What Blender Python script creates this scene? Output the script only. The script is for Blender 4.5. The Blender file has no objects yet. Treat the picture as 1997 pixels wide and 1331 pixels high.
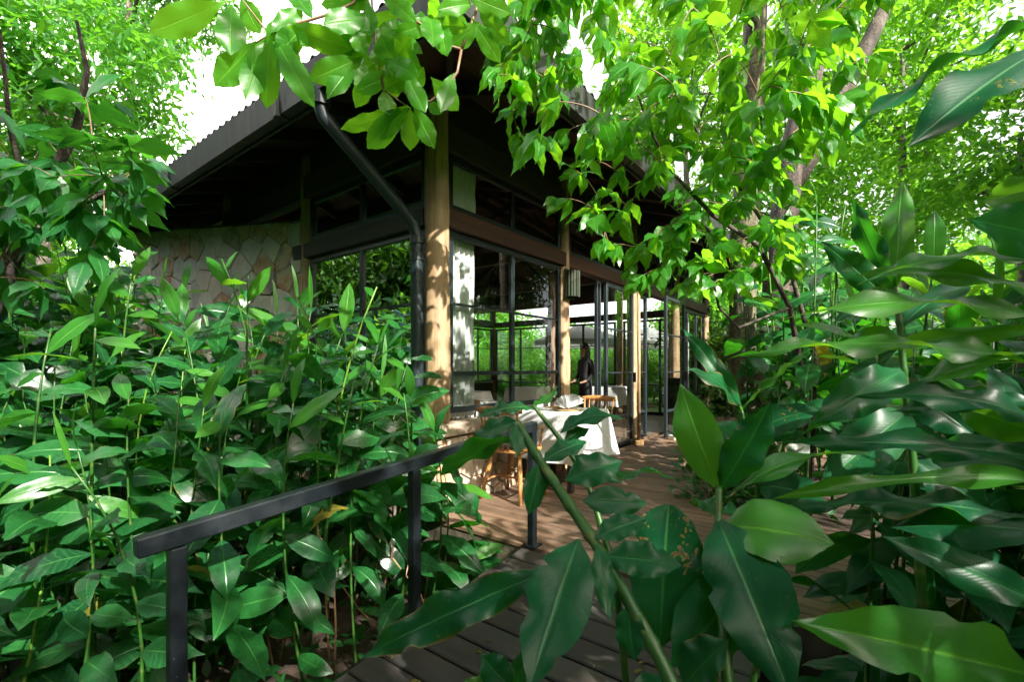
import bpy, bmesh, math, random
from mathutils import Vector, Matrix
V = Vector
R = math.radians
random.seed(11)
S = bpy.context.scene
COL = S.collection

# ------------------------------------------------------------------ camera, sky, sun, exposure
EYE = 1.17
F, CX, HY = 910.0, 998.5, 718.0
cam = bpy.data.cameras.new('camera')
camo = bpy.data.objects.new('camera', cam)
COL.objects.link(camo)
camo.location = (0, 0, EYE)
camo.rotation_euler = (R(90), 0, 0)
cam.sensor_width = 36.0
cam.lens = F / 1997 * 36
cam.shift_y = (HY - 665.5) / 1997
cam.clip_start = 0.05
cam.clip_end = 1500
cam.dof.use_dof = True
cam.dof.focus_distance = 3.6
cam.dof.aperture_fstop = 5.6
S.camera = camo

SUN_AZ = (0.60, -0.80)      # horizontal direction towards the sun
SUN_EL = 36.0
w = bpy.data.worlds.new('World')
S.world = w
w.use_nodes = True
nt = w.node_tree
sky = nt.nodes.new('ShaderNodeTexSky')
sky.sky_type = 'NISHITA'
sky.sun_disc = False
sky.sun_elevation = R(SUN_EL)
sky.sun_rotation = math.atan2(SUN_AZ[0], SUN_AZ[1])
sky.air_density = 1.0
sky.dust_density = 5.0
sky.ozone_density = 1.0
bg = nt.nodes['Background']
veil = nt.nodes.new('ShaderNodeMix')          # thin bright veil, even over the whole sky
veil.data_type = 'RGBA'; veil.blend_type = 'ADD'
veil.inputs[0].default_value = 1.0
veil.inputs[7].default_value = (.12, .14, .15, 1)
nt.links.new(sky.outputs[0], veil.inputs[6])
nt.links.new(veil.outputs[2], bg.inputs[0])
bg.inputs[1].default_value = 0.15
sl = bpy.data.lights.new('sun', 'SUN')
sl.energy = 5.0
sl.angle = R(0.53)
sl.color = (1.0, 0.95, 0.86)
so = bpy.data.objects.new('sun', sl)
COL.objects.link(so)
sd = V((SUN_AZ[0], SUN_AZ[1], math.tan(R(SUN_EL)) * math.hypot(*SUN_AZ))).normalized()
so.rotation_euler = sd.to_track_quat('Z', 'Y').to_euler()
so.location = sd * 40
S.view_settings.view_transform = 'Standard'
S.view_settings.look = 'None'
S.view_settings.exposure = 1.55
S.view_settings.gamma = 1.0
S.render.engine = 'CYCLES'
S.cycles.use_denoising = True
S.cycles.max_bounces = 8
S.cycles.diffuse_bounces = 4
S.cycles.glossy_bounces = 3
S.cycles.transmission_bounces = 6
S.cycles.transparent_max_bounces = 16
S.cycles.caustics_reflective = False
S.cycles.caustics_refractive = False
S.cycles.sample_clamp_indirect = 6.0

# ------------------------------------------------------------------ frames
RX, RY = 0.605, 0.796
ANG = math.atan2(RY, RX)
C0 = V((-0.64, 3.99, 0))
def W(a, b, z=0.0):
    return V((C0.x + a * RX - b * RY, C0.y + a * RY + b * RX, z))
def loc(p):
    dx, dy = p.x - C0.x, p.y - C0.y
    return (dx * RX + dy * RY, -dx * RY + dy * RX)
def P(px, py, Y):
    return V(((px - CX) / F * Y, Y, EYE - (py - HY) / F * Y))
def pix(p):
    return (CX + F * p.x / p.y, HY - F * (p.z - EYE) / p.y)

# ------------------------------------------------------------------ materials
def new_mat(name):
    m = bpy.data.materials.new(name)
    m.use_nodes = True
    t = m.node_tree
    for n in list(t.nodes):
        t.nodes.remove(n)
    return m, t
class NB:
    def __init__(s, t): s.t = t
    def n(s, typ, ins=None, **kw):
        nd = s.t.nodes.new('ShaderNode' + typ)
        for k, v in kw.items():
            setattr(nd, k, v)
        for k, v in (ins or {}).items():
            sock = nd.inputs[k]
            if isinstance(v, bpy.types.NodeSocket):
                s.t.links.new(v, sock)
            else:
                sock.default_value = v
        return nd
    def math(s, op, a, b=None, c=None, clamp=False):
        ins = {0: a}
        if b is not None: ins[1] = b
        if c is not None: ins[2] = c
        return s.n('Math', ins, operation=op, use_clamp=clamp).outputs[0]
    def mix(s, f, a, b, blend='MIX'):
        nd = s.n('Mix', None, data_type='RGBA', blend_type=blend)
        for i, v in ((0, f), (6, a), (7, b)):
            if isinstance(v, bpy.types.NodeSocket): s.t.links.new(v, nd.inputs[i])
            else: nd.inputs[i].default_value = v
        return nd.outputs[2]
    def ramp(s, f, stops):
        nd = s.n('ValToRGB', {0: f})
        e = nd.color_ramp.elements
        while len(e) < len(stops): e.new(0.5)
        for i, (p, c) in enumerate(stops):
            e[i].position = p
            e[i].color = (c[0], c[1], c[2], 1) if len(c) == 3 else c
        return nd.outputs[0]
    def out(s, sh):
        o = s.n('OutputMaterial')
        s.t.links.new(sh, o.inputs[0])
def C(r, g, b): return (r, g, b, 1)

def leaf_material(name, dark, light, trans, rough=0.36, tmix=0.4, vein='ginger', spots=0.0, isl=False, spec=0.5, holes=False):
    m, t = new_mat(name); b = NB(t)
    uv = b.n('UVMap').outputs[0]
    sep = b.n('SeparateXYZ', {0: uv})
    a = b.math('MULTIPLY', b.math('ABSOLUTE', b.math('SUBTRACT', sep.outputs[0], 0.5)), 2.0)
    v = sep.outputs[1]
    rnd = b.n('NewGeometry').outputs['Random Per Island'] if isl else b.n('ObjectInfo').outputs['Random']
    co = b.n('TexCoord').outputs['Object']
    nz = b.n('TexNoise', {'Vector': co, 'Scale': 9.0, 'Detail': 3.0}).outputs[0]
    fac = b.math('ADD', b.math('MULTIPLY', rnd, 0.75), b.math('MULTIPLY', b.math('SUBTRACT', nz, 0.5), 0.7), clamp=True)
    col = b.mix(fac, C(*dark), C(*light))
    rib = b.math('SUBTRACT', 1.0, b.math('DIVIDE', a, 0.07 if vein != 'none' else 0.05), clamp=True)
    if vein == 'ginger':
        ph = b.math('ADD', b.math('MULTIPLY', b.math('SUBTRACT', v, b.math('MULTIPLY', a, 0.22)), 170.0), b.math('MULTIPLY', nz, 22.0))
        vn = b.math('MULTIPLY', b.math('ADD', b.math('SINE', ph), 1.0), 0.5)
        vs = 0.07
    else:
        ph = b.math('ADD', b.math('MULTIPLY', b.math('SUBTRACT', v, b.math('MULTIPLY', a, 0.10)), 75.0), b.math('MULTIPLY', nz, 9.0))
        vn = b.math('POWER', b.math('MULTIPLY', b.math('ADD', b.math('SINE', ph), 1.0), 0.5), 6.0)
        vs = 0.28
    pale = C(min(1, light[0] * 2.4 + .02), min(1, light[1] * 1.9 + .02), light[2] * 1.6 + .01)
    col = b.mix(b.math('MULTIPLY', vn, vs), col, pale)
    col = b.mix(b.math('MULTIPLY', rib, 0.75), col, pale)
    if spots:
        n2 = b.n('TexNoise', {'Vector': co, 'Scale': 23.0, 'Detail': 5.0, 'Roughness': 0.65}).outputs[0]
        sp = b.math('MULTIPLY', b.math('SUBTRACT', n2, 0.68), 9.0, clamp=True)
        ed = b.math('MULTIPLY', b.math('SUBTRACT', b.math('ADD', a, b.math('MULTIPLY', nz, 0.5)), 1.17), 9.0, clamp=True)
        old = b.math('MULTIPLY', b.math('SUBTRACT', b.math('FRACT', b.math('MULTIPLY', rnd, 7.13)), 0.72), 4.0, clamp=True)
        sp = b.math('MULTIPLY', b.math('MAXIMUM', b.math('MULTIPLY', sp, b.math('ADD', 0.3, old)), b.math('MULTIPLY', ed, old)), spots, clamp=True)
        col = b.mix(sp, col, C(0.22, 0.13, 0.035))
    if holes:
        wob = b.n('VectorMath', {0: co, 1: b.n('TexNoise', {'Vector': co, 'Scale': 40.0}).outputs[1]}, operation='MULTIPLY_ADD')
        wob.inputs[1].default_value = (1, 1, 1)
        t.links.new(b.n('VectorMath', {0: b.n('TexNoise', {'Vector': co, 'Scale': 45.0}).outputs[1], 3: 0.02}, operation='SCALE').outputs[0], wob.inputs[2])
        vo = b.n('TexVoronoi', {'Vector': wob.outputs[0], 'Scale': 26.0})
        pick = b.math('GREATER_THAN', b.n('SeparateColor', {0: vo.outputs['Color']}).outputs[0], 0.955)
        away = b.math('GREATER_THAN', a, 0.12)
        pick = b.math('MULTIPLY', pick, away)
        hole = b.math('MULTIPLY', pick, b.math('LESS_THAN', vo.outputs['Distance'], 0.20))
        rim = b.math('MULTIPLY', pick, b.math('LESS_THAN', vo.outputs['Distance'], 0.30))
        col = b.mix(b.math('MULTIPLY', rim, 0.85), col, C(0.24, 0.15, 0.045))
        fs = b.n('TexNoise', {'Vector': co, 'Scale': 160.0, 'Detail': 3.0}).outputs[0]
        col = b.mix(b.math('MULTIPLY', b.math('SUBTRACT', fs, 0.64), 5.0, clamp=True), col, C(0.12, 0.20, 0.09))
    bump = b.n('Bump', {'Height': b.math('SUBTRACT', b.math('MULTIPLY', nz, 0.5), b.math('ADD', b.math('MULTIPLY', vn, 0.045), rib)), 'Strength': 0.30, 'Distance': 0.006}).outputs[0]
    ro = b.math('ADD', b.math('MULTIPLY', nz, 0.22), rough - 0.1)
    pr = b.n('BsdfPrincipled', {'Base Color': col, 'Roughness': ro, 'Normal': bump, 'Specular IOR Level': spec})
    tc = b.mix(b.math('MULTIPLY', fac, 0.6), C(*trans), C(trans[0] * 1.5, trans[1] * 1.15, trans[2]))
    tc = b.mix(b.math('MULTIPLY', vn, 0.25), tc, C(trans[0] * .55, trans[1] * .6, trans[2] * .5))
    if spots: tc = b.mix(sp, tc, C(0.2, 0.10, 0.02))
    tr = b.n('BsdfTranslucent', {'Color': tc, 'Normal': bump})
    sh = b.n('MixShader', {0: tmix, 1: pr.outputs[0], 2: tr.outputs[0]}).outputs[0]
    if holes:
        sh = b.n('MixShader', {0: hole, 1: sh, 2: b.n('BsdfTransparent').outputs[0]}).outputs[0]
    b.out(sh)
    return m

GINGER = leaf_material('ginger leaf', (0.006, 0.050, 0.016), (0.020, 0.135, 0.026), (0.07, 0.42, 0.015), 0.26, 0.30, 'ginger', 0.8, spec=.48)
GINGER_YOUNG = leaf_material('young ginger leaf', (0.020, 0.14, 0.018), (0.055, 0.21, 0.022), (0.20, 0.56, 0.02), 0.32, 0.45, 'ginger', 0.3, spec=.55)
GINGER_NEAR = leaf_material('near ginger leaf', (0.004, 0.052, 0.022), (0.010, 0.105, 0.030), (0.05, 0.34, 0.012), 0.34, 0.32, 'ginger', 1.0, spec=.24, holes=True)
YELLOWED = leaf_material('yellowed leaf', (0.10, 0.13, 0.015), (0.26, 0.20, 0.03), (0.40, 0.38, 0.03), 0.5, 0.40, 'ginger', 1.0)
MANGO = leaf_material('serrated tree leaf', (0.022, 0.14, 0.014), (0.060, 0.24, 0.020), (0.24, 0.64, 0.018), 0.34, 0.54, 'mango', 0.35)
SHRUB = leaf_material('shrub leaf', (0.014, 0.115, 0.014), (0.055, 0.235, 0.020), (0.24, 0.64, 0.018), 0.32, 0.52, 'mango', 0.3)
DARKTREE = leaf_material('broad tree leaf', (0.008, 0.075, 0.024), (0.026, 0.15, 0.028), (0.10, 0.48, 0.025), 0.36, 0.40, 'mango', 0.3)
BANKLEAF = leaf_material('broad bank leaf', (0.006, 0.050, 0.018), (0.018, 0.11, 0.026), (0.06, 0.36, 0.015), 0.32, 0.30, 'mango', 0.5, spec=.38)
CROWN_A = leaf_material('far foliage', (0.010, 0.085, 0.016), (0.055, 0.20, 0.020), (0.16, 0.52, 0.02), 0.4, 0.45, 'none', 0, True)
CROWN_B = leaf_material('far yellow foliage', (0.018, 0.11, 0.012), (0.075, 0.235, 0.024), (0.25, 0.62, 0.03), 0.4, 0.5, 'none', 0, True)
CROWN_D = leaf_material('dark wood foliage', (0.010, 0.045, 0.012), (0.045, 0.13, 0.018), (0.10, 0.30, 0.01), 0.5, 0.35, 'none', 0, True)
LOWPLANT = leaf_material('small plant leaf', (0.007, 0.055, 0.016), (0.020, 0.11, 0.022), (0.07, 0.36, 0.015), 0.36, 0.3, 'mango', 0, True)

def stem_material(name, c1, c2, ring=0.0):
    m, t = new_mat(name); b = NB(t)
    co = b.n('TexCoord').outputs['Object']
    nz = b.n('TexNoise', {'Vector': co, 'Scale': 14.0, 'Detail': 4.0}).outputs[0]
    col = b.mix(nz, C(*c1), C(*c2))
    if ring:
        z = b.n('SeparateXYZ', {0: co}).outputs[2]
        s = b.math('POWER', b.math('ABSOLUTE', b.math('SINE', b.math('MULTIPLY', z, ring))), 40.0)
        col = b.mix(b.math('MULTIPLY', s, 0.7), col, C(0.10, 0.12, 0.03))
    pr = b.n('BsdfPrincipled', {'Base Color': col, 'Roughness': 0.42})
    b.out(pr.outputs[0])
    return m
STEM = stem_material('green stem', (0.010, 0.062, 0.008), (0.035, 0.125, 0.013), 34.0)
STEM_DARK = stem_material('dark green cane', (0.008, 0.050, 0.008), (0.030, 0.105, 0.014), 30.0)
STEM_PALE = stem_material('pale green stem', (0.06, 0.17, 0.015), (0.15, 0.27, 0.03), 34.0)
TWIG = stem_material('brown twig', (0.10, 0.055, 0.03), (0.26, 0.16, 0.09))
DEAD = stem_material('dry stalk', (0.20, 0.10, 0.05), (0.42, 0.27, 0.16))

def bark(name, c1, c2, c3, scale=6.0):
    m, t = new_mat(name); b = NB(t)
    co = b.n('TexCoord').outputs['Object']
    mp = b.n('Mapping', {0: co, 3: (1, 1, 0.35)}).outputs[0]
    n1 = b.n('TexNoise', {'Vector': mp, 'Scale': scale, 'Detail': 6.0, 'Roughness': 0.62}).outputs[0]
    n2 = b.n('TexNoise', {'Vector': co, 'Scale': scale * 4, 'Detail': 5.0, 'Roughness': 0.7}).outputs[0]
    col = b.ramp(n1, [(0.32, c1), (0.5, c2), (0.68, c3)])
    col = b.mix(b.math('MULTIPLY', b.math('SUBTRACT', n2, 0.55), 5.0, clamp=True), col, C(c3[0] * 1.3, c3[1] * 1.35, c3[2] * 1.2))
    bump = b.n('Bump', {'Height': b.math('ADD', n1, n2), 'Strength': 0.8, 'Distance': 0.03}).outputs[0]
    b.out(b.n('BsdfPrincipled', {'Base Color': col, 'Roughness': 0.85, 'Normal': bump}).outputs[0])
    return m
BARK_DARK = bark('dark bark', (0.018, 0.016, 0.016), (0.055, 0.04, 0.032), (0.13, 0.11, 0.09))
BARK_PALE = bark('pale bark', (0.045, 0.04, 0.03), (0.13, 0.11, 0.085), (0.26, 0.23, 0.18))
BARK_MOSS = bark('mossy bark', (0.025, 0.025, 0.016), (0.09, 0.08, 0.045), (0.22, 0.21, 0.13), 9.0)

def wood(name, c1, c2, axis=1, rough=0.6, scale=1.0, obj_rand=0.35, grey=0.0, knots=False, dirt=0.0):
    m, t = new_mat(name); b = NB(t)
    co = b.n('TexCoord').outputs['Object']
    rnd = b.n('ObjectInfo').outputs['Random']
    off = b.n('CombineXYZ', {0: b.math('MULTIPLY', rnd, 37.0), 1: b.math('MULTIPLY', rnd, 13.0), 2: b.math('MULTIPLY', rnd, 71.0)}).outputs[0]
    co2 = b.n('VectorMath', {0: co, 1: off}, operation='ADD').outputs[0]
    sc = [26 * scale] * 3; sc[axis] = 1.6 * scale
    mp = b.n('Mapping', {0: co2, 3: tuple(sc)}).outputs[0]
    n1 = b.n('TexNoise', {'Vector': mp, 'Scale': 1.0, 'Detail': 6.0, 'Roughness': 0.6, 'Distortion': 0.3}).outputs[0]
    col = b.ramp(n1, [(0.28, c1), (0.72, c2)])
    hue = b.math('ADD', 1.0 - obj_rand, b.math('MULTIPLY', rnd, 2 * obj_rand))
    col = b.mix(1.0, col, b.n('CombineColor', {0: hue, 1: hue, 2: hue}).outputs[0], 'MULTIPLY')
    if knots:
        v = b.n('TexVoronoi', {'Vector': b.n('Mapping', {0: co2, 3: (4.5, 4.5, 2.6)}).outputs[0], 'Scale': 1.0}).outputs[0]
        k = b.math('SUBTRACT', 1.0, b.math('MULTIPLY', v, 6.5), clamp=True)
        col = b.mix(b.math('MULTIPLY', k, 0.8), col, C(c1[0] * .35, c1[1] * .25, c1[2] * .2))
        cr = b.n('TexNoise', {'Vector': b.n('Mapping', {0: co2, 3: (55, 55, 1.1)}).outputs[0], 'Scale': 1.0, 'Detail': 2.0}).outputs[0]
        col = b.mix(b.math('MULTIPLY', b.math('MULTIPLY', b.math('SUBTRACT', cr, 0.62), 12.0, clamp=True), 0.75), col, C(c1[0] * .22, c1[1] * .2, c1[2] * .2))
        n3 = b.n('TexNoise', {'Vector': co2, 'Scale': 3.0, 'Detail': 4.0}).outputs[0]
        col = b.mix(b.math('MULTIPLY', b.math('SUBTRACT', n3, 0.5), 2.2, clamp=True), col, C(c1[0] * .7, c1[1] * .55, c1[2] * .4))
    if dirt:
        n4 = b.n('TexNoise', {'Vector': co2, 'Scale': 5.5, 'Detail': 7.0, 'Roughness': 0.7}).outputs[0]
        col = b.mix(b.math('MULTIPLY', b.math('MULTIPLY', b.math('SUBTRACT', n4, 0.46), 4.0, clamp=True), dirt), col, C(0.028, 0.036, 0.036))
    bump = b.n('Bump', {'Height': n1, 'Strength': 0.35, 'Distance': 0.004}).outputs[0]
    ro = b.math('ADD', b.math('MULTIPLY', n1, 0.25), rough - 0.12)
    b.out(b.n('BsdfPrincipled', {'Base Color': col, 'Roughness': ro, 'Normal': bump}).outputs[0])
    return m
DECK = wood('deck wood', (0.092, 0.053, 0.033), (0.235, 0.150, 0.095), 1, 0.6, 1.0, 0.25, dirt=0.25)
RAMP = wood('weathered ramp wood', (0.018, 0.018, 0.018), (0.056, 0.044, 0.036), 1, 0.62, 1.0, 0.22, dirt=0.8)
LOG = wood('pale log', (0.19, 0.115, 0.055), (0.50, 0.355, 0.20), 2, 0.65, 0.7, 0.12, knots=True, dirt=0.3)
BEAM = wood('red brown timber', (0.032, 0.014, 0.009), (0.085, 0.034, 0.019), 0, 0.6, 0.8, 0.15)
BEAMD = wood('dark timber', (0.022, 0.018, 0.013), (0.055, 0.042, 0.028), 0, 0.7, 0.8, 0.15)
CHAIRW = wood('honey chair wood', (0.26, 0.115, 0.035), (0.50, 0.26, 0.09), 2, 0.36, 1.4, 0.06)
CABW = wood('cabinet wood', (0.16, 0.075, 0.03), (0.30, 0.15, 0.06), 2, 0.45, 1.0, 0.1)
BLOCKW = wood('block wood', (0.38, 0.20, 0.08), (0.62, 0.38, 0.18), 0, 0.6, 1.5, 0.2)
PALEW = wood('bleached block wood', (0.34, 0.30, 0.24), (0.60, 0.55, 0.46), 0, 0.7, 1.5, 0.1)

def ceiling_mat():
    m, t = new_mat('ceiling boards'); b = NB(t)
    co = b.n('TexCoord').outputs['Object']
    n1 = b.n('TexNoise', {'Vector': b.n('Mapping', {0: co, 3: (2, 14, 2)}).outputs[0], 'Scale': 1.0, 'Detail': 5.0}).outputs[0]
    col = b.ramp(n1, [(0.3, (0.055, 0.024, 0.012)), (0.7, (0.115, 0.055, 0.03))])
    b.out(b.n('BsdfPrincipled', {'Base Color': col, 'Roughness': 0.7}).outputs[0])
    return m
CEIL = ceiling_mat()

def painted(name, c, rough=0.45, metal=0.0, wear=0.35, wc=(0.09, 0.09, 0.085)):
    m, t = new_mat(name); b = NB(t)
    co = b.n('TexCoord').outputs['Object']
    n1 = b.n('TexNoise', {'Vector': co, 'Scale': 7.0, 'Detail': 6.0, 'Roughness': 0.65}).outputs[0]
    n2 = b.n('TexNoise', {'Vector': co, 'Scale': 90.0, 'Detail': 2.0}).outputs[0]
    col = b.mix(b.math('MULTIPLY', b.math('MULTIPLY', b.math('SUBTRACT', n1, 0.5), 3.5, clamp=True), wear), C(*c), C(*wc))
    sp = b.math('MULTIPLY', b.math('SUBTRACT', n2, 0.74), 20.0, clamp=True)
    col = b.mix(b.math('MULTIPLY', sp, wear), col, C(0.4, 0.4, 0.38))
    bump = b.n('Bump', {'Height': n1, 'Strength': 0.15, 'Distance': 0.003}).outputs[0]
    b.out(b.n('BsdfPrincipled', {'Base Color': col, 'Roughness': b.math('ADD', b.math('MULTIPLY', n1, 0.3), rough - 0.15), 'Metallic': metal, 'Normal': bump}).outputs[0])
    return m
RAILM = painted('black rail paint', (0.005, 0.008, 0.010), 0.36, 0.0, 0.5, (0.03, 0.035, 0.04))
FRAME = painted('dark window frame paint', (0.014, 0.022, 0.026), 0.4, 0.0, 0.25, (0.04, 0.05, 0.05))
PIPE = painted('dark downpipe paint', (0.012, 0.022, 0.028), 0.45, 0.0, 0.3, (0.04, 0.05, 0.055))
BLACK = painted('black lacquer', (0.008, 0.008, 0.009), 0.4, 0.0, 0.1)
LAMPM = painted('green ribbed lamp metal', (0.022, 0.034, 0.016), 0.5, 0.3, 0.5, (0.05, 0.05, 0.028))

def gutter_mat():
    m, t = new_mat('streaked gutter'); b = NB(t)
    co = b.n('TexCoord').outputs['Object']
    n1 = b.n('TexNoise', {'Vector': b.n('Mapping', {0: co, 3: (16, 16, 1.2)}).outputs[0], 'Scale': 1.0, 'Detail': 6.0, 'Roughness': 0.65}).outputs[0]
    col = b.ramp(n1, [(0.3, (0.010, 0.014, 0.012)), (0.55, (0.026, 0.032, 0.026)), (0.8, (0.065, 0.065, 0.05))])
    b.out(b.n('BsdfPrincipled', {'Base Color': col, 'Roughness': 0.6}).outputs[0])
    return m
GUTTER = gutter_mat()
ROOFM = painted('corrugated sheet', (0.03, 0.034, 0.032), 0.55, 0.2, 0.6, (0.07, 0.065, 0.055))

def stone_mat(name, stops, stain=.2):
    m, t = new_mat(name); b = NB(t)
    rnd = b.n('ObjectInfo').outputs['Random']
    co = b.n('TexCoord').outputs['Object']
    off = b.n('CombineXYZ', {0: b.math('MULTIPLY', rnd, 31.0), 1: b.math('MULTIPLY', rnd, 17.0), 2: 0.0}).outputs[0]
    co2 = b.n('VectorMath', {0: co, 1: off}, operation='ADD').outputs[0]
    n1 = b.n('TexNoise', {'Vector': co2, 'Scale': 5.0, 'Detail': 8.0, 'Roughness': 0.62, 'Distortion': 0.6}).outputs[0]
    n2 = b.n('TexNoise', {'Vector': co2, 'Scale': 45.0, 'Detail': 5.0, 'Roughness': 0.7}).outputs[0]
    f = b.math('ADD', rnd, b.math('MULTIPLY', b.math('SUBTRACT', n1, 0.5), 0.55), clamp=True)
    col = b.ramp(f, stops)
    col = b.mix(b.math('MULTIPLY', b.math('SUBTRACT', n2, 0.5), 1.3, clamp=True), col, C(0.16, 0.13, 0.10))
    st = b.math('MULTIPLY', b.math('SUBTRACT', n1, 0.62), 6.0, clamp=True)
    col = b.mix(b.math('MULTIPLY', st, stain), col, C(0.34, 0.15, 0.06))
    bump = b.n('Bump', {'Height': b.math('ADD', n1, b.math('MULTIPLY', n2, 0.5)), 'Strength': 0.7, 'Distance': 0.012}).outputs[0]
    b.out(b.n('BsdfPrincipled', {'Base Color': col, 'Roughness': 0.85, 'Normal': bump}).outputs[0])
    return m
STONE = stone_mat('mixed sandstone', [(0.0, (0.38, 0.36, 0.32)), (0.3, (0.58, 0.54, 0.47)), (0.52, (0.50, 0.43, 0.35)), (0.68, (0.58, 0.55, 0.50)), (0.84, (0.40, 0.20, 0.10)), (0.93, (0.50, 0.40, 0.25)), (1.0, (0.26, 0.23, 0.20))])
BASEST = stone_mat('warm base stone', [(0.0, (0.38, 0.33, 0.27)), (0.3, (0.50, 0.40, 0.30)), (0.5, (0.44, 0.24, 0.13)), (0.68, (0.52, 0.44, 0.36)), (0.84, (0.42, 0.20, 0.09)), (0.93, (0.50, 0.36, 0.20)), (1.0, (0.26, 0.20, 0.17))], .6)
CAPST = stone_mat('cap stone', [(0.0, (0.40, 0.33, 0.26)), (0.4, (0.48, 0.38, 0.28)), (0.7, (0.32, 0.24, 0.19)), (1.0, (0.46, 0.36, 0.28))])
def plain(name, c, rough=0.8, scale=8.0, var=0.35, bumpd=0.01):
    m, t = new_mat(name); b = NB(t)
    co = b.n('TexCoord').outputs['Object']
    n1 = b.n('TexNoise', {'Vector': co, 'Scale': scale, 'Detail': 7.0, 'Roughness': 0.65}).outputs[0]
    col = b.ramp(n1, [(0.3, tuple(x * (1 - var) for x in c)), (0.7, tuple(min(1, x * (1 + var)) for x in c))])
    bump = b.n('Bump', {'Height': n1, 'Strength': 0.5, 'Distance': bumpd}).outputs[0]
    b.out(b.n('BsdfPrincipled', {'Base Color': col, 'Roughness': rough, 'Normal': bump}).outputs[0])
    return m
MORTAR = plain('mortar', (0.11, 0.095, 0.08), 0.9, 20)
CONC = plain('mossy skirt concrete', (0.10, 0.085, 0.055), 0.9, 6, 0.6, 0.02)
SOIL = plain('leaf litter soil', (0.045, 0.028, 0.018), 0.95, 14, 0.7, 0.05)
LAWN = plain('lawn grass', (0.10, 0.21, 0.035), 0.9, 9, 0.45, 0.05)
FLOORM = plain('interior floor', (0.16, 0.10, 0.06), 0.4, 5, 0.3)
MAT_W = plain('white mat', (0.62, 0.62, 0.60), 0.9, 30, 0.12, 0.004)
SKIN = plain('skin', (0.30, 0.17, 0.11), 0.5, 12, 0.08, 0.001)
CLOTHB = plain('black clothing', (0.012, 0.012, 0.014), 0.85, 20, 0.3, 0.004)
HAIRM = plain('dark hair', (0.012, 0.009, 0.008), 0.45, 40, 0.4, 0.003)
CUSH = plain('grey cushion cloth', (0.20, 0.19, 0.20), 0.9, 40, 0.15, 0.003)
WICKER = plain('woven straw', (0.42, 0.28, 0.13), 0.8, 60, 0.45, 0.004)
WINEM = plain('purple grey napkin', (0.16, 0.15, 0.20), 0.9, 20, 0.2, 0.004)
TERRA = plain('terracotta', (0.34, 0.15, 0.08), 0.8, 10, 0.2)

def cloth(name, c, tr=0.3, weave=240.0):
    m, t = new_mat(name); b = NB(t)
    co = b.n('TexCoord').outputs['Object']
    n1 = b.n('TexNoise', {'Vector': co, 'Scale': weave, 'Detail': 2.0}).outputs[0]
    n2 = b.n('TexNoise', {'Vector': co, 'Scale': 6.0, 'Detail': 4.0}).outputs[0]
    col = b.mix(n2, C(c[0] * .9, c[1] * .9, c[2] * .9), C(*c))
    bump = b.n('Bump', {'Height': b.math('ADD', n1, b.math('MULTIPLY', n2, 2.0)), 'Strength': 0.25, 'Distance': 0.004}).outputs[0]
    d = b.n('BsdfPrincipled', {'Base Color': col, 'Roughness': 0.9, 'Normal': bump, 'Specular IOR Level': 0.2})
    tr_ = b.n('BsdfTranslucent', {'Color': col})
    b.out(b.n('MixShader', {0: tr, 1: d.outputs[0], 2: tr_.outputs[0]}).outputs[0])
    return m
LINEN = cloth('white table linen', (0.78, 0.79, 0.80), 0.12)
CURT = cloth('white curtain', (0.86, 0.88, 0.85), 0.35)
CURTB = cloth('beige sheer curtain', (0.42, 0.31, 0.22), 0.4)
UMB = cloth('white umbrella canvas', (0.80, 0.78, 0.76), 0.3)

def glass_mat():
    m, t = new_mat('window glass'); b = NB(t)
    lw = b.n('Fresnel', {'IOR': 1.5}).outputs[0]
    f = b.math('ADD', b.math('MULTIPLY', lw, 1.25), 0.01, clamp=True)
    tr = b.n('BsdfTransparent', {'Color': C(0.92, 0.96, 0.95)})
    gl = b.n('BsdfGlossy', {'Color': C(0.95, 0.97, 0.97), 'Roughness': 0.0})
    b.out(b.n('MixShader', {0: f, 1: tr.outputs[0], 2: gl.outputs[0]}).outputs[0])
    return m
GLASS = glass_mat()

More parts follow.
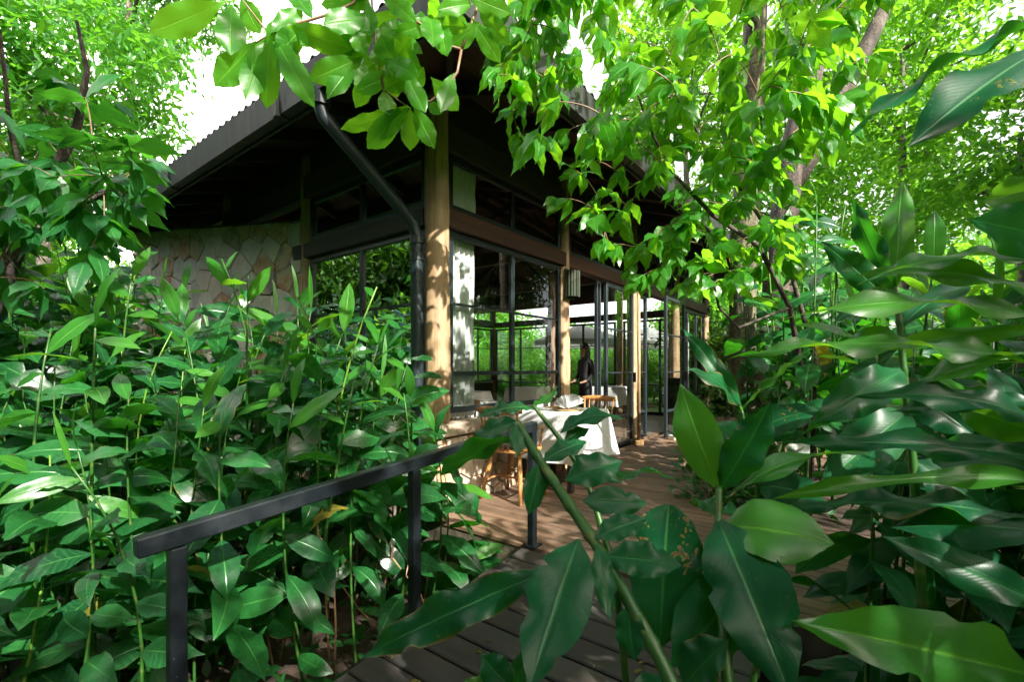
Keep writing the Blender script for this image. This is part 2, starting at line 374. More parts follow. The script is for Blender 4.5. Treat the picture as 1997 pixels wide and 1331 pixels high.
# ------------------------------------------------------------------ object helpers
def tag(o, label=None, cat=None, group=None, kind=None):
    if label: o['label'] = label
    if cat: o['category'] = cat
    if group: o['group'] = group
    if kind: o['kind'] = kind
    return o
def empty(name, p=(0, 0, 0), rz=0.0, **kw):
    o = bpy.data.objects.new(name, None)
    COL.objects.link(o)
    o.location = p
    o.rotation_euler = (0, 0, rz)
    o.empty_display_size = 0.1
    return tag(o, **kw)
def link(name, me, m=None, parent=None, p=(0, 0, 0), **kw):
    o = bpy.data.objects.new(name, me)
    COL.objects.link(o)
    if m is not None and not me.materials:
        me.materials.append(m)
    o.parent = parent
    o.location = p
    return tag(o, **kw)
class MB:
    def __init__(s): s.v = []; s.f = []; s.mi = []
    def quad(s, *p):
        n = len(s.v); s.v += [tuple(x) for x in p]; s.f.append(tuple(range(n, n + len(p)))); return s
    def box(s, x0, x1, y0, y1, z0, z1):
        n = len(s.v)
        s.v += [(x0, y0, z0), (x1, y0, z0), (x1, y1, z0), (x0, y1, z0), (x0, y0, z1), (x1, y0, z1), (x1, y1, z1), (x0, y1, z1)]
        s.f += [(n, n + 3, n + 2, n + 1), (n + 4, n + 5, n + 6, n + 7), (n, n + 1, n + 5, n + 4), (n + 1, n + 2, n + 6, n + 5), (n + 2, n + 3, n + 7, n + 6), (n + 3, n, n + 4, n + 7)]
        return s
    def bar(s, p, q, wd, hg, up=V((0, 0, 1))):
        p, q = V(p), V(q)
        d = (q - p).normalized()
        sx = d.cross(up)
        if sx.length < 1e-4: sx = d.cross(V((1, 0, 0)))
        sx.normalize(); uy = sx.cross(d)
        n = len(s.v)
        for c in (p, q):
            for i, j in ((-1, -1), (1, -1), (1, 1), (-1, 1)):
                s.v.append(tuple(c + sx * (i * wd / 2) + uy * (j * hg / 2)))
        s.f += [(n, n + 1, n + 2, n + 3), (n + 7, n + 6, n + 5, n + 4)] + [(n + k, n + 4 + k, n + 4 + (k + 1) % 4, n + (k + 1) % 4) for k in range(4)]
        return s
    def tube(s, pts, rad, seg=8, cap=True):
        pts = [V(p) for p in pts]
        n0 = len(s.v)
        ref = None
        for i, p in enumerate(pts):
            d = (pts[min(i + 1, len(pts) - 1)] - pts[max(i - 1, 0)])
            d = d.normalized() if d.length > 1e-9 else V((0, 0, 1))
            if ref is None:
                ref = d.cross(V((0, 0, 1)))
                if ref.length < 1e-3: ref = V((1, 0, 0))
            ref = (ref - d * ref.dot(d)).normalized()
            o = d.cross(ref)
            r = rad[i] if isinstance(rad, (list, tuple)) else rad
            for k in range(seg):
                t = 2 * math.pi * k / seg
                s.v.append(tuple(p + ref * (r * math.cos(t)) + o * (r * math.sin(t))))
        for i in range(len(pts) - 1):
            for k in range(seg):
                a, b_ = n0 + i * seg + k, n0 + i * seg + (k + 1) % seg
                s.f.append((a, b_, b_ + seg, a + seg))
        if cap:
            s.f.append(tuple(n0 + k for k in reversed(range(seg))))
            e = n0 + (len(pts) - 1) * seg
            s.f.append(tuple(e + k for k in range(seg)))
        return s
    def lathe(s, prof, seg=16, c=(0, 0, 0)):
        n0 = len(s.v)
        for r, z in prof:
            for k in range(seg):
                t = 2 * math.pi * k / seg
                s.v.append((c[0] + r * math.cos(t), c[1] + r * math.sin(t), c[2] + z))
        for i in range(len(prof) - 1):
            for k in range(seg):
                a, b_ = n0 + i * seg + k, n0 + i * seg + (k + 1) % seg
                s.f.append((a, b_, b_ + seg, a + seg))
        return s
    def mesh(s, name, smooth=False):
        me = bpy.data.meshes.new(name)
        me.from_pydata(s.v, [], s.f)
        if smooth: me.polygons.foreach_set('use_smooth', [True] * len(me.polygons))
        me.update()
        return me
    def build(s, name, m, parent=None, smooth=False, bevel=0.0, **kw):
        me = s.mesh(name, smooth)
        if bevel:
            bm = bmesh.new(); bm.from_mesh(me)
            bmesh.ops.bevel(bm, geom=[e for e in bm.edges if e.calc_face_angle(0) > 0.5], offset=bevel, segments=1, affect='EDGES')
            bm.to_mesh(me); bm.free()
        return link(name, me, m, parent, **kw)

# ------------------------------------------------------------------ ground
g = MB()
nx = 60
def gz(x, y):
    a, b_ = loc(V((x, y, 0)))
    return -0.52 + 0.05 * math.sin(x * 2.1 + y) + 0.04 * math.sin(y * 3.3 - x * 1.7)
xs = [-160, -80, -40, -20, -12, -8] + [-6 + i * 0.4 for i in range(31)] + [8, 12, 20, 40, 80, 160]
ys = [-40, -15, -6, -3] + [-2 + i * 0.4 for i in range(28)] + [11, 14, 20, 40, 80, 160, 300]
for y in ys:
    for x in xs: g.v.append((x, y, gz(x, y)))
for j in range(len(ys) - 1):
    for i in range(len(xs) - 1):
        k = j * len(xs) + i
        g.f.append((k, k + 1, k + 1 + len(xs), k + len(xs)))
g.build('ground', SOIL, smooth=True, kind='structure', label='dark soil and leaf litter under the plants')
lawn = MB()
pa = [W(-14, 8.2), W(40, 8.2), W(40, 60), W(-14, 60)]
lawn.quad(*[(p.x, p.y, -0.12) for p in pa])
lawn.quad(*[(p.x, p.y, -0.12) for p in (W(10.2, -30), W(60, -30), W(60, 8.19), W(10.2, 8.19))])
lawn.build('lawn', LAWN, kind='structure', label='sunlit garden lawn beyond the pavilion')

# ------------------------------------------------------------------ glowing cloud bank added in front of the viewer to whiten the sky
CLOUDM = plain('glowing cloud backdrop', (0.94, 0.95, 0.97), 1.0, .02, .02, .2)
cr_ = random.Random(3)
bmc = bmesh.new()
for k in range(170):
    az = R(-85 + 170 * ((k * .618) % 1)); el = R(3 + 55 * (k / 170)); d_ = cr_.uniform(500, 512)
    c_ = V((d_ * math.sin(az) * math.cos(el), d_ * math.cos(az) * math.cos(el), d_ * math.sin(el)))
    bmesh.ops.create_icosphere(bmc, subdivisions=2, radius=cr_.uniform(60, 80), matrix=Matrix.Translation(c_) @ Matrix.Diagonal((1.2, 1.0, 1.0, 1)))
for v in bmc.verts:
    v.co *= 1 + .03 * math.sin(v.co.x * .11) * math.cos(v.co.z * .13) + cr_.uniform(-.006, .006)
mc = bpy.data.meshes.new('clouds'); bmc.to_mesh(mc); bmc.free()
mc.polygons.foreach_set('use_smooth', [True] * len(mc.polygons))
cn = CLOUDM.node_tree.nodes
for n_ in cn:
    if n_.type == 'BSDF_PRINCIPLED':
        n_.inputs['Emission Color'].default_value = (.96, .98, 1, 1); n_.inputs['Emission Strength'].default_value = .3   # added glow, so the unlit cloud sides read as white sky
link('sky', mc, CLOUDM, kind='structure', label='added glowing cloud backdrop that whitens the sky behind the trees')

# ------------------------------------------------------------------ deck and ramp, plank by plank
def chamfer_plank(name, L, wd, th, m):
    bm = bmesh.new()
    bmesh.ops.create_cube(bm, size=1.0)
    bmesh.ops.scale(bm, vec=(wd, L, th), verts=bm.verts)
    bmesh.ops.translate(bm, vec=(0, 0, -th / 2), verts=bm.verts)
    bmesh.ops.bevel(bm, geom=[e for e in bm.edges if all(v.co.z > -1e-4 for v in e.verts)], offset=0.006, segments=1, affect='EDGES')
    me = bpy.data.meshes.new(name); bm.to_mesh(me); bm.free()
    me.materials.append(m)
    return me
deck = empty('deck', C0, ANG, kind='structure', label='brown slatted timber deck along the pavilion')
BED = (1.25, 3.95, -3.35, -1.78)
plank_cache = {}
def plank(parent, a, b0, b1, wd, z, m, th=0.03, tilt=0.0):
    L = round(b1 - b0, 2)
    k = (L, wd, m.name)
    if k not in plank_cache: plank_cache[k] = chamfer_plank('plank', L, wd, th, m)
    o = link('plank', plank_cache[k], None, parent, (a, (b0 + b1) / 2, z + random.uniform(-.0015, .0015)))
    o.rotation_euler = (0, -tilt, random.uniform(-.0012, .0012))
    return o
pw = 0.098
for i in range(96):
    a = -0.28 + (i + .5) * pw
    bend = -0.10 if a < 2.05 else -0.06
    segs = []
    js = [-1.3, -2.3, -3.2]
    j = js[(i * 7) % 3] + random.choice((0, .15, -.2))
    if BED[0] < a < BED[1]:
        segs = [(BED[3], bend), (-4.3, BED[2])]
    elif a < .35:
        segs = [(-2.85, bend)]
    else:
        segs = [(j, bend), (-4.3, j - 0.006)] if a < 6 else [(-4.3, bend)]
    for s0, s1 in segs:
        plank(deck, a, s0, s1, pw - 0.008, 0.0, DECK)
sk = MB()
sk.box(-0.27, -0.235, -2.84, 0.0, -0.62, -0.034)
sk.box(-0.23, 0.35, -2.84, -2.80, -0.62, -0.034)
sk.box(0.36, 0.40, -4.23, -2.86, -0.62, -0.034)
sk.box(-0.2, 9.1, -4.28, -4.24, -0.62, -0.034)
sk.build('skirt', CONC, deck)
ramp = empty('ramp', C0, ANG, kind='structure', label='dark weathered plank ramp beside the railing')
rw = 0.145
rt = math.atan(0.118)
for i in range(25):
    a = -0.30 - (i + .5) * rw * math.cos(rt)
    plank(ramp, a, -2.58 + random.uniform(-.012, .012), -1.10 + random.uniform(-.015, .015), rw - 0.011, -0.010 + (a + 0.30) * 0.118, RAMP, 0.032, rt)
jo = MB()
for b_ in (-1.2, -1.85, -2.5):
    jo.bar((-0.3, b_, -0.10), (-3.9, b_, -0.10 - 3.6 * .118), 0.06, 0.11)
jo.build('joist', BEAMD, ramp)
bed = MB()
bed.box(BED[0], BED[1], BED[2], BED[3], -0.5, -0.045)
o = bed.build('planting_bed', SOIL, None, kind='structure', label='soil bed cut out of the deck'); o.location = C0; o.rotation_euler = (0, 0, ANG)

# ------------------------------------------------------------------ building
B = empty('restaurant_pavilion', C0, ANG, label='timber and glass garden pavilion with log posts and corrugated roof', cat='building')
def log_post(a, b_, z0, z1, r, seed):
    rr = random.Random(seed)
    mb = MB(); seg, n = 18, 22
    kn = [(rr.uniform(z0, z1), rr.uniform(0, 6.28), rr.uniform(.004, .012)) for _ in range(7)]
    for i in range(n + 1):
        z = z0 + (z1 - z0) * i / n
        for k in range(seg):
            t = 2 * math.pi * k / seg
            q = r * (1.06 - 0.12 * i / n) + 0.004 * math.sin(3 * t + z * 2 + seed) + 0.003 * math.sin(5 * z + seed)
            for kz, kt, kh in kn:
                d = math.hypot((z - kz) / .07, (math.atan2(math.sin(t - kt), math.cos(t - kt))) / .6)
                q += kh * math.exp(-d * d)
            mb.v.append((q * math.cos(t), q * math.sin(t), z))
    for i in range(n):
        for k in range(seg):
            x, y = i * seg + k, i * seg + (k + 1) % seg
            mb.f.append((x, y, y + seg, x + seg))
    mb.f.append(tuple(range(seg - 1, -1, -1))); mb.f.append(tuple(n * seg + k for k in range(seg)))
    o = mb.build('log_post', LOG, B, True)
    o.location = (a, b_, 0)
    return o
D = 2.08
log_post(0, 0, 0.705, 3.55, 0.104, 1)
for i in range(1, 5): log_post(i * D, 0, 0.0 if i != 1 else 0.0, 3.55, 0.078, 1 + i)
for i in range(1, 3): log_post(0, i * D, 0.0, 3.55, 0.075, 10 + i)
for i in range(0, 5): log_post(i * D, 3 * D, 0, 3.55, 0.08, 20 + i)
for i in range(1, 3): log_post(4 * D, i * D, 0, 3.55, 0.08, 30 + i)
fl = MB(); fl.box(0.05, 4 * D + .1, 0.05, 3 * D + .1, -0.3, -0.004); fl.build('interior_floor', FLOORM, B)

# stones --------------------------------------------------------------
def clip(poly, p, n):
    out = []
    for i in range(len(poly)):
        a, b_ = poly[i], poly[(i + 1) % len(poly)]
        da, db = (a - p).dot(n), (b_ - p).dot(n)
        if da <= 0: out.append(a)
        if da * db < 0: out.append(a + (b_ - a) * (da / (da - db)))
    return out
def cells(w_, h_, size, rr, aspect=1.0):
    seeds = []
    tries = 0
    while tries < 4000:
        tries += 1
        p = V((rr.uniform(0, w_), rr.uniform(0, h_)))
        s_ = size * rr.uniform(.72, 1.25)
        if all((V((p.x - q.x, (p.y - q.y) * aspect))).length > s_ for q in seeds): seeds.append(p)
    res = []
    for p in seeds:
        poly = [V((0, 0)), V((w_, 0)), V((w_, h_)), V((0, h_))]
        for q in seeds:
            if q is p or (q - p).length > size * 4: continue
            poly = clip(poly, (p + q) / 2, (q - p))
            if len(poly) < 3: break
        if len(poly) >= 3: res.append(poly)
    return res
def stone_face(parent, org, ux, uy, un, w_, h_, size, seed, m=STONE, depth=0.035, aspect=1.0, top=None):
    rr = random.Random(seed)
    for poly in cells(w_, h_, size, rr, aspect):
        if top:
            poly = clip(poly, V((0, top[0])), V((-(top[1] - top[0]) / w_, 1.0)))
            if len(poly) < 3: continue
        # merge tiny edges, round the corners slightly
        q = [p for i, p in enumerate(poly) if (p - poly[i - 1]).length > 0.02]
        if len(q) < 3: continue
        c = sum(q, V((0, 0))) / len(q)
        rad = sum((p - c).length for p in q) / len(q)
        ring = []
        for i, p in enumerate(q):
            a_, b_ = q[i - 1], q[(i + 1) % len(q)]
            ring.append(p.lerp(a_, 0.06)); ring.append(p.lerp(b_, 0.06))
        k0 = max(0.55, 1 - 0.0065 / max(rad, .02)); k1 = max(0.45, 1 - 0.012 / max(rad, .02))
        d = depth * rr.uniform(.7, 1.15)
        tx, ty = rr.uniform(-.03, .03), rr.uniform(-.03, .03)
        mb = MB(); n = len(ring)
        o3 = org + ux * c.x + uy * c.y
        for kk, dd in ((k0, -0.02), (k0, d * .8), (k1, d)):
            for p in ring:
                e = (p - c) * kk
                jit = 1 + rr.uniform(-.02, .02)
                mb.v.append(tuple(ux * (e.x * jit) + uy * (e.y * jit) + un * (dd + (e.x * tx + e.y * ty if dd > 0 else 0))))
        for lv in (0, 1):
            for i in range(n):
                mb.f.append((lv * n + i, lv * n + (i + 1) % n, (lv + 1) * n + (i + 1) % n, (lv + 1) * n + i))
        mb.f.append(tuple(2 * n + i for i in range(n)))
        mb.build('stone', m, parent).location = o3
ex, ey, ez = V((1, 0, 0)), V((0, 1, 0)), V((0, 0, 1))
bw = MB(); bw.box(-0.10, 2.03, -0.10, 0.10, -0.6, 0.59)
bwo = bw.build('stone_base_wall', MORTAR, B)
stone_face(bwo, V((-0.12, -0.10, -0.02)), ex, ez, -ey, 2.15, 0.60, 0.17, 3, BASEST)
bw = MB(); bw.box(-0.095, 0.10, 0.11, 2.03, -0.6, 0.585)
bwl = bw.build('stone_base_wall', MORTAR, B)
stone_face(bwl, V((-0.095, 2.05, -0.55)), -ey, ez, -ex, 2.16, 1.14, 0.19, 4, BASEST)
rr = random.Random(8)
x = -0.17
while x < 2.0:
    L = rr.uniform(.2, .42)
    cb = MB(); cb.box(x, min(x + L, 2.03) - .006, -0.165 - rr.uniform(0, .015), 0.12, 0.595, 0.70 - rr.uniform(0, .01))
    cb.build('cap_stone', CAPST, bwo, bevel=0.012); x += L
y = 0.125
while y < 2.0:
    L = rr.uniform(.2, .42)
    cb = MB(); cb.box(-0.16 - rr.uniform(0, .015), 0.12, y, min(y + L, 2.03) - .006, 0.595, 0.70 - rr.uniform(0, .01))
    cb.build('cap_stone', CAPST, bwl, bevel=0.012); y += L
# the long stone wall left of the glazed corner
w0, w1 = V((0.0, 2.16, 0)), V((-0.62, 5.6, 0))
ud = (w1 - w0); wl = ud.length; ud.normalize(); un = V((-ud.y, ud.x, 0))
if un.x > 0: un = -un
sw = MB()
for p in (w0, w1):
    pass
pts = [w0, w1, w1 - un * .3, w0 - un * .3]
hh = [2.86, 3.20, 3.20, 2.86]
n = len(sw.v); sw.v += [(p.x, p.y, -0.6) for p in pts] + [(p.x, p.y, h) for p, h in zip(pts, hh)]
sw.f += [(0, 1, 5, 4), (1, 2, 6, 5), (2, 3, 7, 6), (3, 0, 4, 7), (4, 5, 6, 7)]
swo = sw.build('stone_wall', MORTAR, B)
stone_face(swo, w1 + V((0, 0, -0.4)), -ud, ez, un, wl, 3.55, 0.26, 5, depth=0.06, top=(3.56, 3.22))

# glazing -------------------------------------------------------------
def plane_pt(pl, s, d, z):
    return (s, d, z) if pl == 'R' else (d, s, z)
def window(pl, s0, s1, zs, cols, d=0.0, name='window', bar=0.034, fr=0.052, dep=0.05, handle=False):
    mb = MB()
    def bx(a0, a1, z0, z1, dd):
        p, q = plane_pt(pl, a0, d - dd, z0), plane_pt(pl, a1, d + dd, z1)
        mb.box(min(p[0], q[0]), max(p[0], q[0]), min(p[1], q[1]), max(p[1], q[1]), z0, z1)
    z0, z1 = zs[0], zs[-1]
    bx(s0, s0 + fr, z0, z1, dep / 2); bx(s1 - fr, s1, z0, z1, dep / 2)
    bx(s0 + fr, s1 - fr, z0, z0 + fr, dep / 2 - .002); bx(s0 + fr, s1 - fr, z1 - fr, z1, dep / 2 - .002)
    cs = [s0 + (s1 - s0) * i / cols for i in range(cols + 1)]
    for c in cs[1:-1]: bx(c - bar * .8, c + bar * .8, z0 + fr, z1 - fr, dep / 2 - .004)
    for i, z in enumerate(zs[1:-1]):
        h = bar * (1.15 if i == 0 else .62)
        for k in range(cols):
            bx(cs[k] + (fr if k == 0 else bar * .8), cs[k + 1] - (fr if k == cols - 1 else bar * .8), z - h / 2, z + h / 2, dep / 2 - .006)
    o = mb.build(name, FRAME, B, bevel=0.004)
    for i in range(len(zs) - 1):
        for k in range(cols):
            a0, a1 = cs[k] + .014, cs[k + 1] - .014
            q = MB(); n_ = 0.0
            e = random.uniform(-.0015, .0015)
            q.quad(plane_pt(pl, a0, d + e, zs[i] + .012), plane_pt(pl, a1, d - e, zs[i] + .012), plane_pt(pl, a1, d - e * .5, zs[i + 1] - .012), plane_pt(pl, a0, d + e * .7, zs[i + 1] - .012))
            q.build('pane', GLASS, o)
    if handle:
        hm = MB()
        pp = plane_pt(pl, s1 - fr * .5, d - .05, 1.02)
        hm.box(pp[0] - .012, pp[0] + .012, pp[1] - .02, pp[1] + .02, 0.95, 1.10)
        hm.build('handle', BLACK, o)
    return o
ZW = [0.77, 1.12, 1.74, 2.38]
window('R', 0.12, D - 0.09, ZW, 2)
window('L', 0.12, D - 0.09, ZW, 2)
ZC = [2.56, 3.04]
for i in range(4):
    window('R', i * D + (0.12 if i == 0 else .09), (i + 1) * D - 0.09, ZC, 2, name='clerestory_window')
window('L', 0.12, D - 0.09, ZC, 2, name='clerestory_window')
ZD = [0.03, 0.45, 1.10, 1.72, 2.36]
window('R', 3.12, 4.06, ZD, 1, d=-0.045, name='glass_door', handle=True)
window('R', 2.97, 3.09, ZD, 1, d=0.02, name='folded_door', fr=.03)
window('R', 4.86, 5.86, ZD, 1, d=-0.28, name='glass_door', handle=True)
window('R', 4.30, 4.78, ZD, 1, d=0.02, name='glass_door')
window('R', 6.33, 8.2, [0.03, 0.45, 1.10, 1.72, 2.36], 3, name='window')
for i in range(4):
    window('R', i * D + .1, (i + 1) * D - .1, [0.75, 1.02, 1.75, 2.35], 3, d=3 * D, name='rear_window')
    window('R', i * D + .1, (i + 1) * D - .1, [2.56, 3.04], 3, d=3 * D, name='rear_clerestory')
for i in range(3):
    window('L', i * D + .1, (i + 1) * D - .1, [0.05, 0.75, 1.75, 2.35], 2, d=4 * D, name='end_window')
rb = MB(); rb.box(0.1, 4 * D - .1, 3 * D - .05, 3 * D + .05, 0, 0.735); rb.build('rear_parapet', BEAMD, B)
for (x0, x1, y0, y1, m_) in ((0.06, 4 * D, -.07, .07, BEAM), (-.07, .07, .11, 2 * D, BEAMD), (0, 4 * D, 3 * D - .07, 3 * D + .07, BEAMD), (4 * D - .07, 4 * D + .07, .1, 3 * D - .1, BEAMD)):
    q = MB(); q.box(x0, x1, y0, y1, 2.39, 2.55); q.build('beam', m_, B, bevel=.006)
    q = MB(); q.box(x0, x1, y0 + .01, y1 - .01, 3.05, 3.30); q.build('plate', BEAMD, B, bevel=.006)
    q = MB(); q.box(x0, x1, (y0 + y1) / 2 - .012 if y1 - y0 < 1 else y0, (y0 + y1) / 2 + .012 if y1 - y0 < 1 else y1, 3.30, 3.66)
    if y1 - y0 > 1:
        q = MB(); q.box((x0 + x1) / 2 - .012, (x0 + x1) / 2 + .012, y0, y1, 3.30, 3.66)
    q.build('upper_wall', BEAMD, B)
q = MB(); q.box(-.06, .06, 2 * D, 5.9, 3.22, 3.42); q.build('beam', BEAMD, B)

# roof ----------------------------------------------------------------
A0, A1, B0, B1, ZE, SL = -0.90, 9.3, -1.05, 7.29, 3.455, math.tan(R(19))
HW = (B1 - B0) / 2; HR = HW * SL
MID = (B0 + B1) / 2
def corr(name, fixed, lo, hi, sgn, axis):
    mb = MB(); n = int((hi - lo) / 0.02)
    for i in range(n + 1):
        t = lo + (hi - lo) * i / n
        run = min(t - lo, hi - t, HW)
        wv = 0.026 * math.sin(2 * math.pi * t / 0.135)
        for k, rn in enumerate((-0.06, run)):
            x = fixed + sgn * rn
            p = (x, t, ZE + rn * SL + wv) if axis == 'b' else (t, x, ZE + rn * SL + wv)
            mb.v.append(p)
    for i in range(n): mb.f.append((2 * i, 2 * i + 1, 2 * i + 3, 2 * i + 2))
    return mb.build(name, ROOFM, B, True)
corr('roof_sheet', A0, B0, B1, 1, 'b'); corr('roof_sheet', A1, B0, B1, -1, 'b')
corr('roof_sheet', B0, A0, A1, 1, 'a'); corr('roof_sheet', B1, A0, A1, -1, 'a')
ce = MB(); zc = ZE - 0.12
ce.quad((A0, B0, zc), (A0, B1, zc), (A0 + HW, MID, zc + HR))
ce.quad((A1, B0, zc), (A1, B1, zc), (A1 - HW, MID, zc + HR))
ce.quad((A0, B0, zc), (A1, B0, zc), (A1 - HW, MID, zc + HR), (A0 + HW, MID, zc + HR))
ce.quad((A0, B1, zc), (A1, B1, zc), (A1 - HW, MID, zc + HR), (A0 + HW, MID, zc + HR))
ce.build('ceiling', CEIL, B)
def rafter(p, q): MB().bar(p, q, 0.05, 0.12).build('rafter', BEAMD, B)
zr = zc - 0.065
t = A0 + 0.35
while t < A1 - .2:
    run = min(t - A0, A1 - t, HW)
    rafter((t, B0 + .03, zr + .03 * SL), (t, B0 + run, zr + run * SL))
    rafter((t, B1 - .03, zr + .03 * SL), (t, B1 - run, zr + run * SL)); t += 0.72
t = B0 + 0.35
while t < B1 - .2:
    run = min(t - B0, B1 - t, HW)
    rafter((A0 + .03, t, zr + .03 * SL), (A0 + run, t, zr + run * SL))
    rafter((A1 - .03, t, zr + .03 * SL), (A1 - run, t, zr + run * SL)); t += 0.72
for a_, b_ in ((A0, B0), (A0, B1), (A1, B0), (A1, B1)):
    rafter((a_, b_, zr), (A0 + HW if a_ == A0 else A1 - HW, MID, zr + HR))
for i in range(1, 4):
    MB().box(i * D - .05, i * D + .05, .09, 3 * D - .09, 2.56, 2.72).build('tie_beam', BEAM, B)
    MB().bar((i * D, .2, 2.72), (i * D, MID, zc + HR - .1), .06, .1).build('truss_brace', BEAMD, B)
    MB().bar((i * D, 3 * D - .2, 2.72), (i * D, MID, zc + HR - .1), .06, .1).build('truss_brace', BEAMD, B)
def gutter(p, q, out):
    mb = MB()
    mb.bar(p, q, 0.022, 0.25)
    gp, gq = V(p) + V(out) * .07, V(q) + V(out) * .07
    o = mb.build('fascia', GUTTER, B)
    k = MB()
    prof = [(0.0, .10), (0.0, -.105), (.085, -.105), (.105, .115), (.098, .115), (.078, -.095), (.008, -.095)]
    d = (V(q) - V(p)).normalized()
    n_ = len(prof)
    for pt in (V(p), V(q)):
        for x_, z_ in prof:
            k.v.append(tuple(pt + V(out) * (.013 + x_) + V((0, 0, z_))))
    for i in range(n_ - 1): k.f.append((i, i + 1, n_ + i + 1, n_ + i))
    k.f += [tuple(range(n_)), tuple(range(2 * n_ - 1, n_ - 1, -1))]
    L = (V(q) - V(p)).length
    k.build('gutter', GUTTER, B)
    s_ = 1.9
    while s_ < L:
        c = V(p) + d * s_
        MB().bar(c + V(out) * .075 + V((0, 0, .0)) - d * .03, c + V(out) * .075 + d * .03, .1, .24).build('gutter_joint', GUTTER, B)
        s_ += 2.4
gz_ = 3.245
gutter((A0, B0 - .118, gz_), (A0, B1, gz_), (-1, 0, 0))
gutter((A0, B0, gz_ - .0), (A1, B0, gz_ - .0), (0, -1, 0))
pp = [(-.955, .20, 3.145), (-.955, .20, 3.06), (-.93, .198, 2.99), (-.30, .105, 2.47), (-.20, .085, 2.38), (-.165, .075, 2.28), (-.160, .07, 1.2), (-.160, .07, -.52)]
dp = MB().tube(pp, 0.052, 14).build('downpipe', PIPE, B, True)
for z in (2.24, 2.10, 0.9):
    MB().tube([(-.162, .072, z - .03), (-.162, .072, z + .03)], 0.059, 14).build('pipe_collar', PIPE, dp, False)
MB().tube([(-.955, .20, 3.05), (-.955, .20, 3.15)], 0.072, 12).build('pipe_outlet', PIPE, dp, False)

# ------------------------------------------------------------------ railing
P1, P2, P3 = V((-1.095, 1.525, 0)), V((-.481, 2.30, 0)), V((.133, 3.07, 0))
rd = (P3 - P1).normalized()
rail = empty('handrail', P3, 0, label='black painted metal handrail on square posts beside the ramp', cat='railing')
def rz(p, z): return V((p.x, p.y, z)) - P3
mb = MB().bar(rz(P1 - rd * .11, .612), rz(P3 + rd * .03, .785), .052, .062)
mb.build('top_rail', RAILM, rail, bevel=.005)
for p, zt, zb in ((P1, .585, -.40), (P2, .67, -.30), (P3, .755, -.02)):
    mb = MB().box(-.024, .024, -.024, .024, zb, zt)
    o = mb.build('post', RAILM, rail, bevel=.004); o.location = (p.x - P3.x, p.y - P3.y, 0); o.rotation_euler = (0, 0, ANG)

for p, zb in ((P2, -.128), (P3, .0)):
    q = MB().box(-.05, .05, -.05, .05, zb, zb + .008)
    for sx in (-1, 1):
        for sy in (-1, 1): q.box(sx * .036 - .007, sx * .036 + .007, sy * .036 - .007, sy * .036 + .007, zb + .008, zb + .016)
    o = q.build('base_plate', RAILM, rail); o.location = (p.x - P3.x, p.y - P3.y, 0); o.rotation_euler = (0, 0, ANG)
# ------------------------------------------------------------------ curtains
def curtain(pl, s0, s1, z0, z1, d, m, label, folds=6, amp=.022, name='curtain', group=None):
    mb = MB(); n, h = folds * 8, 10
    for j in range(h + 1):
        z = z0 + (z1 - z0) * j / h
        for i in range(n + 1):
            t = i / n
            s = s0 + (s1 - s0) * t
            dd = d + amp * math.sin(2 * math.pi * folds * t + .25 * math.sin(j * .6)) * (1.15 - .5 * j / h)
            mb.v.append(plane_pt(pl, s + .006 * math.sin(j * 1.1 + t * 5), dd, z))
    for j in range(h):
        for i in range(n):
            k = j * (n + 1) + i
            mb.f.append((k, k + 1, k + n + 2, k + n + 1))
    o = mb.build(name, m, None, True, label=label, cat='curtain', group=group)
    o.location = C0; o.rotation_euler = (0, 0, ANG)
    return o
curtain('R', .15, .53, .72, 2.37, .06, CURT, 'white curtain behind the window right of the corner log post', 6)
curtain('R', .15, .55, 2.57, 3.05, .06, CURT, 'short curtain in the clerestory right of the corner log post', 6)
curtain('L', .18, .86, .72, 2.37, .05, CURT, 'white curtain behind the downpipe in the left window', 6)
curtain('L', .14, .66, 2.57, 3.05, .05, CURT, 'short curtain in the clerestory left of the corner log post', 6)
curtain('R', 4.7, 5.35, .3, 2.4, 3 * D - .2, CURTB, 'brown sheer curtain on the far side seen through the corner window', 8)
curtain('R', 2.2, 2.5, .1, 2.36, .25, CURTB, 'sheer curtain beside the open doorway behind the second log post', 5)
curtain('R', 6.35, 6.75, .1, 2.36, .16, CURTB, 'beige curtain beside the fourth log post', 5)
curtain('R', 7.2, 7.6, .1, 2.36, .16, CURT, 'white curtain at the far right end of the pavilion', 5)

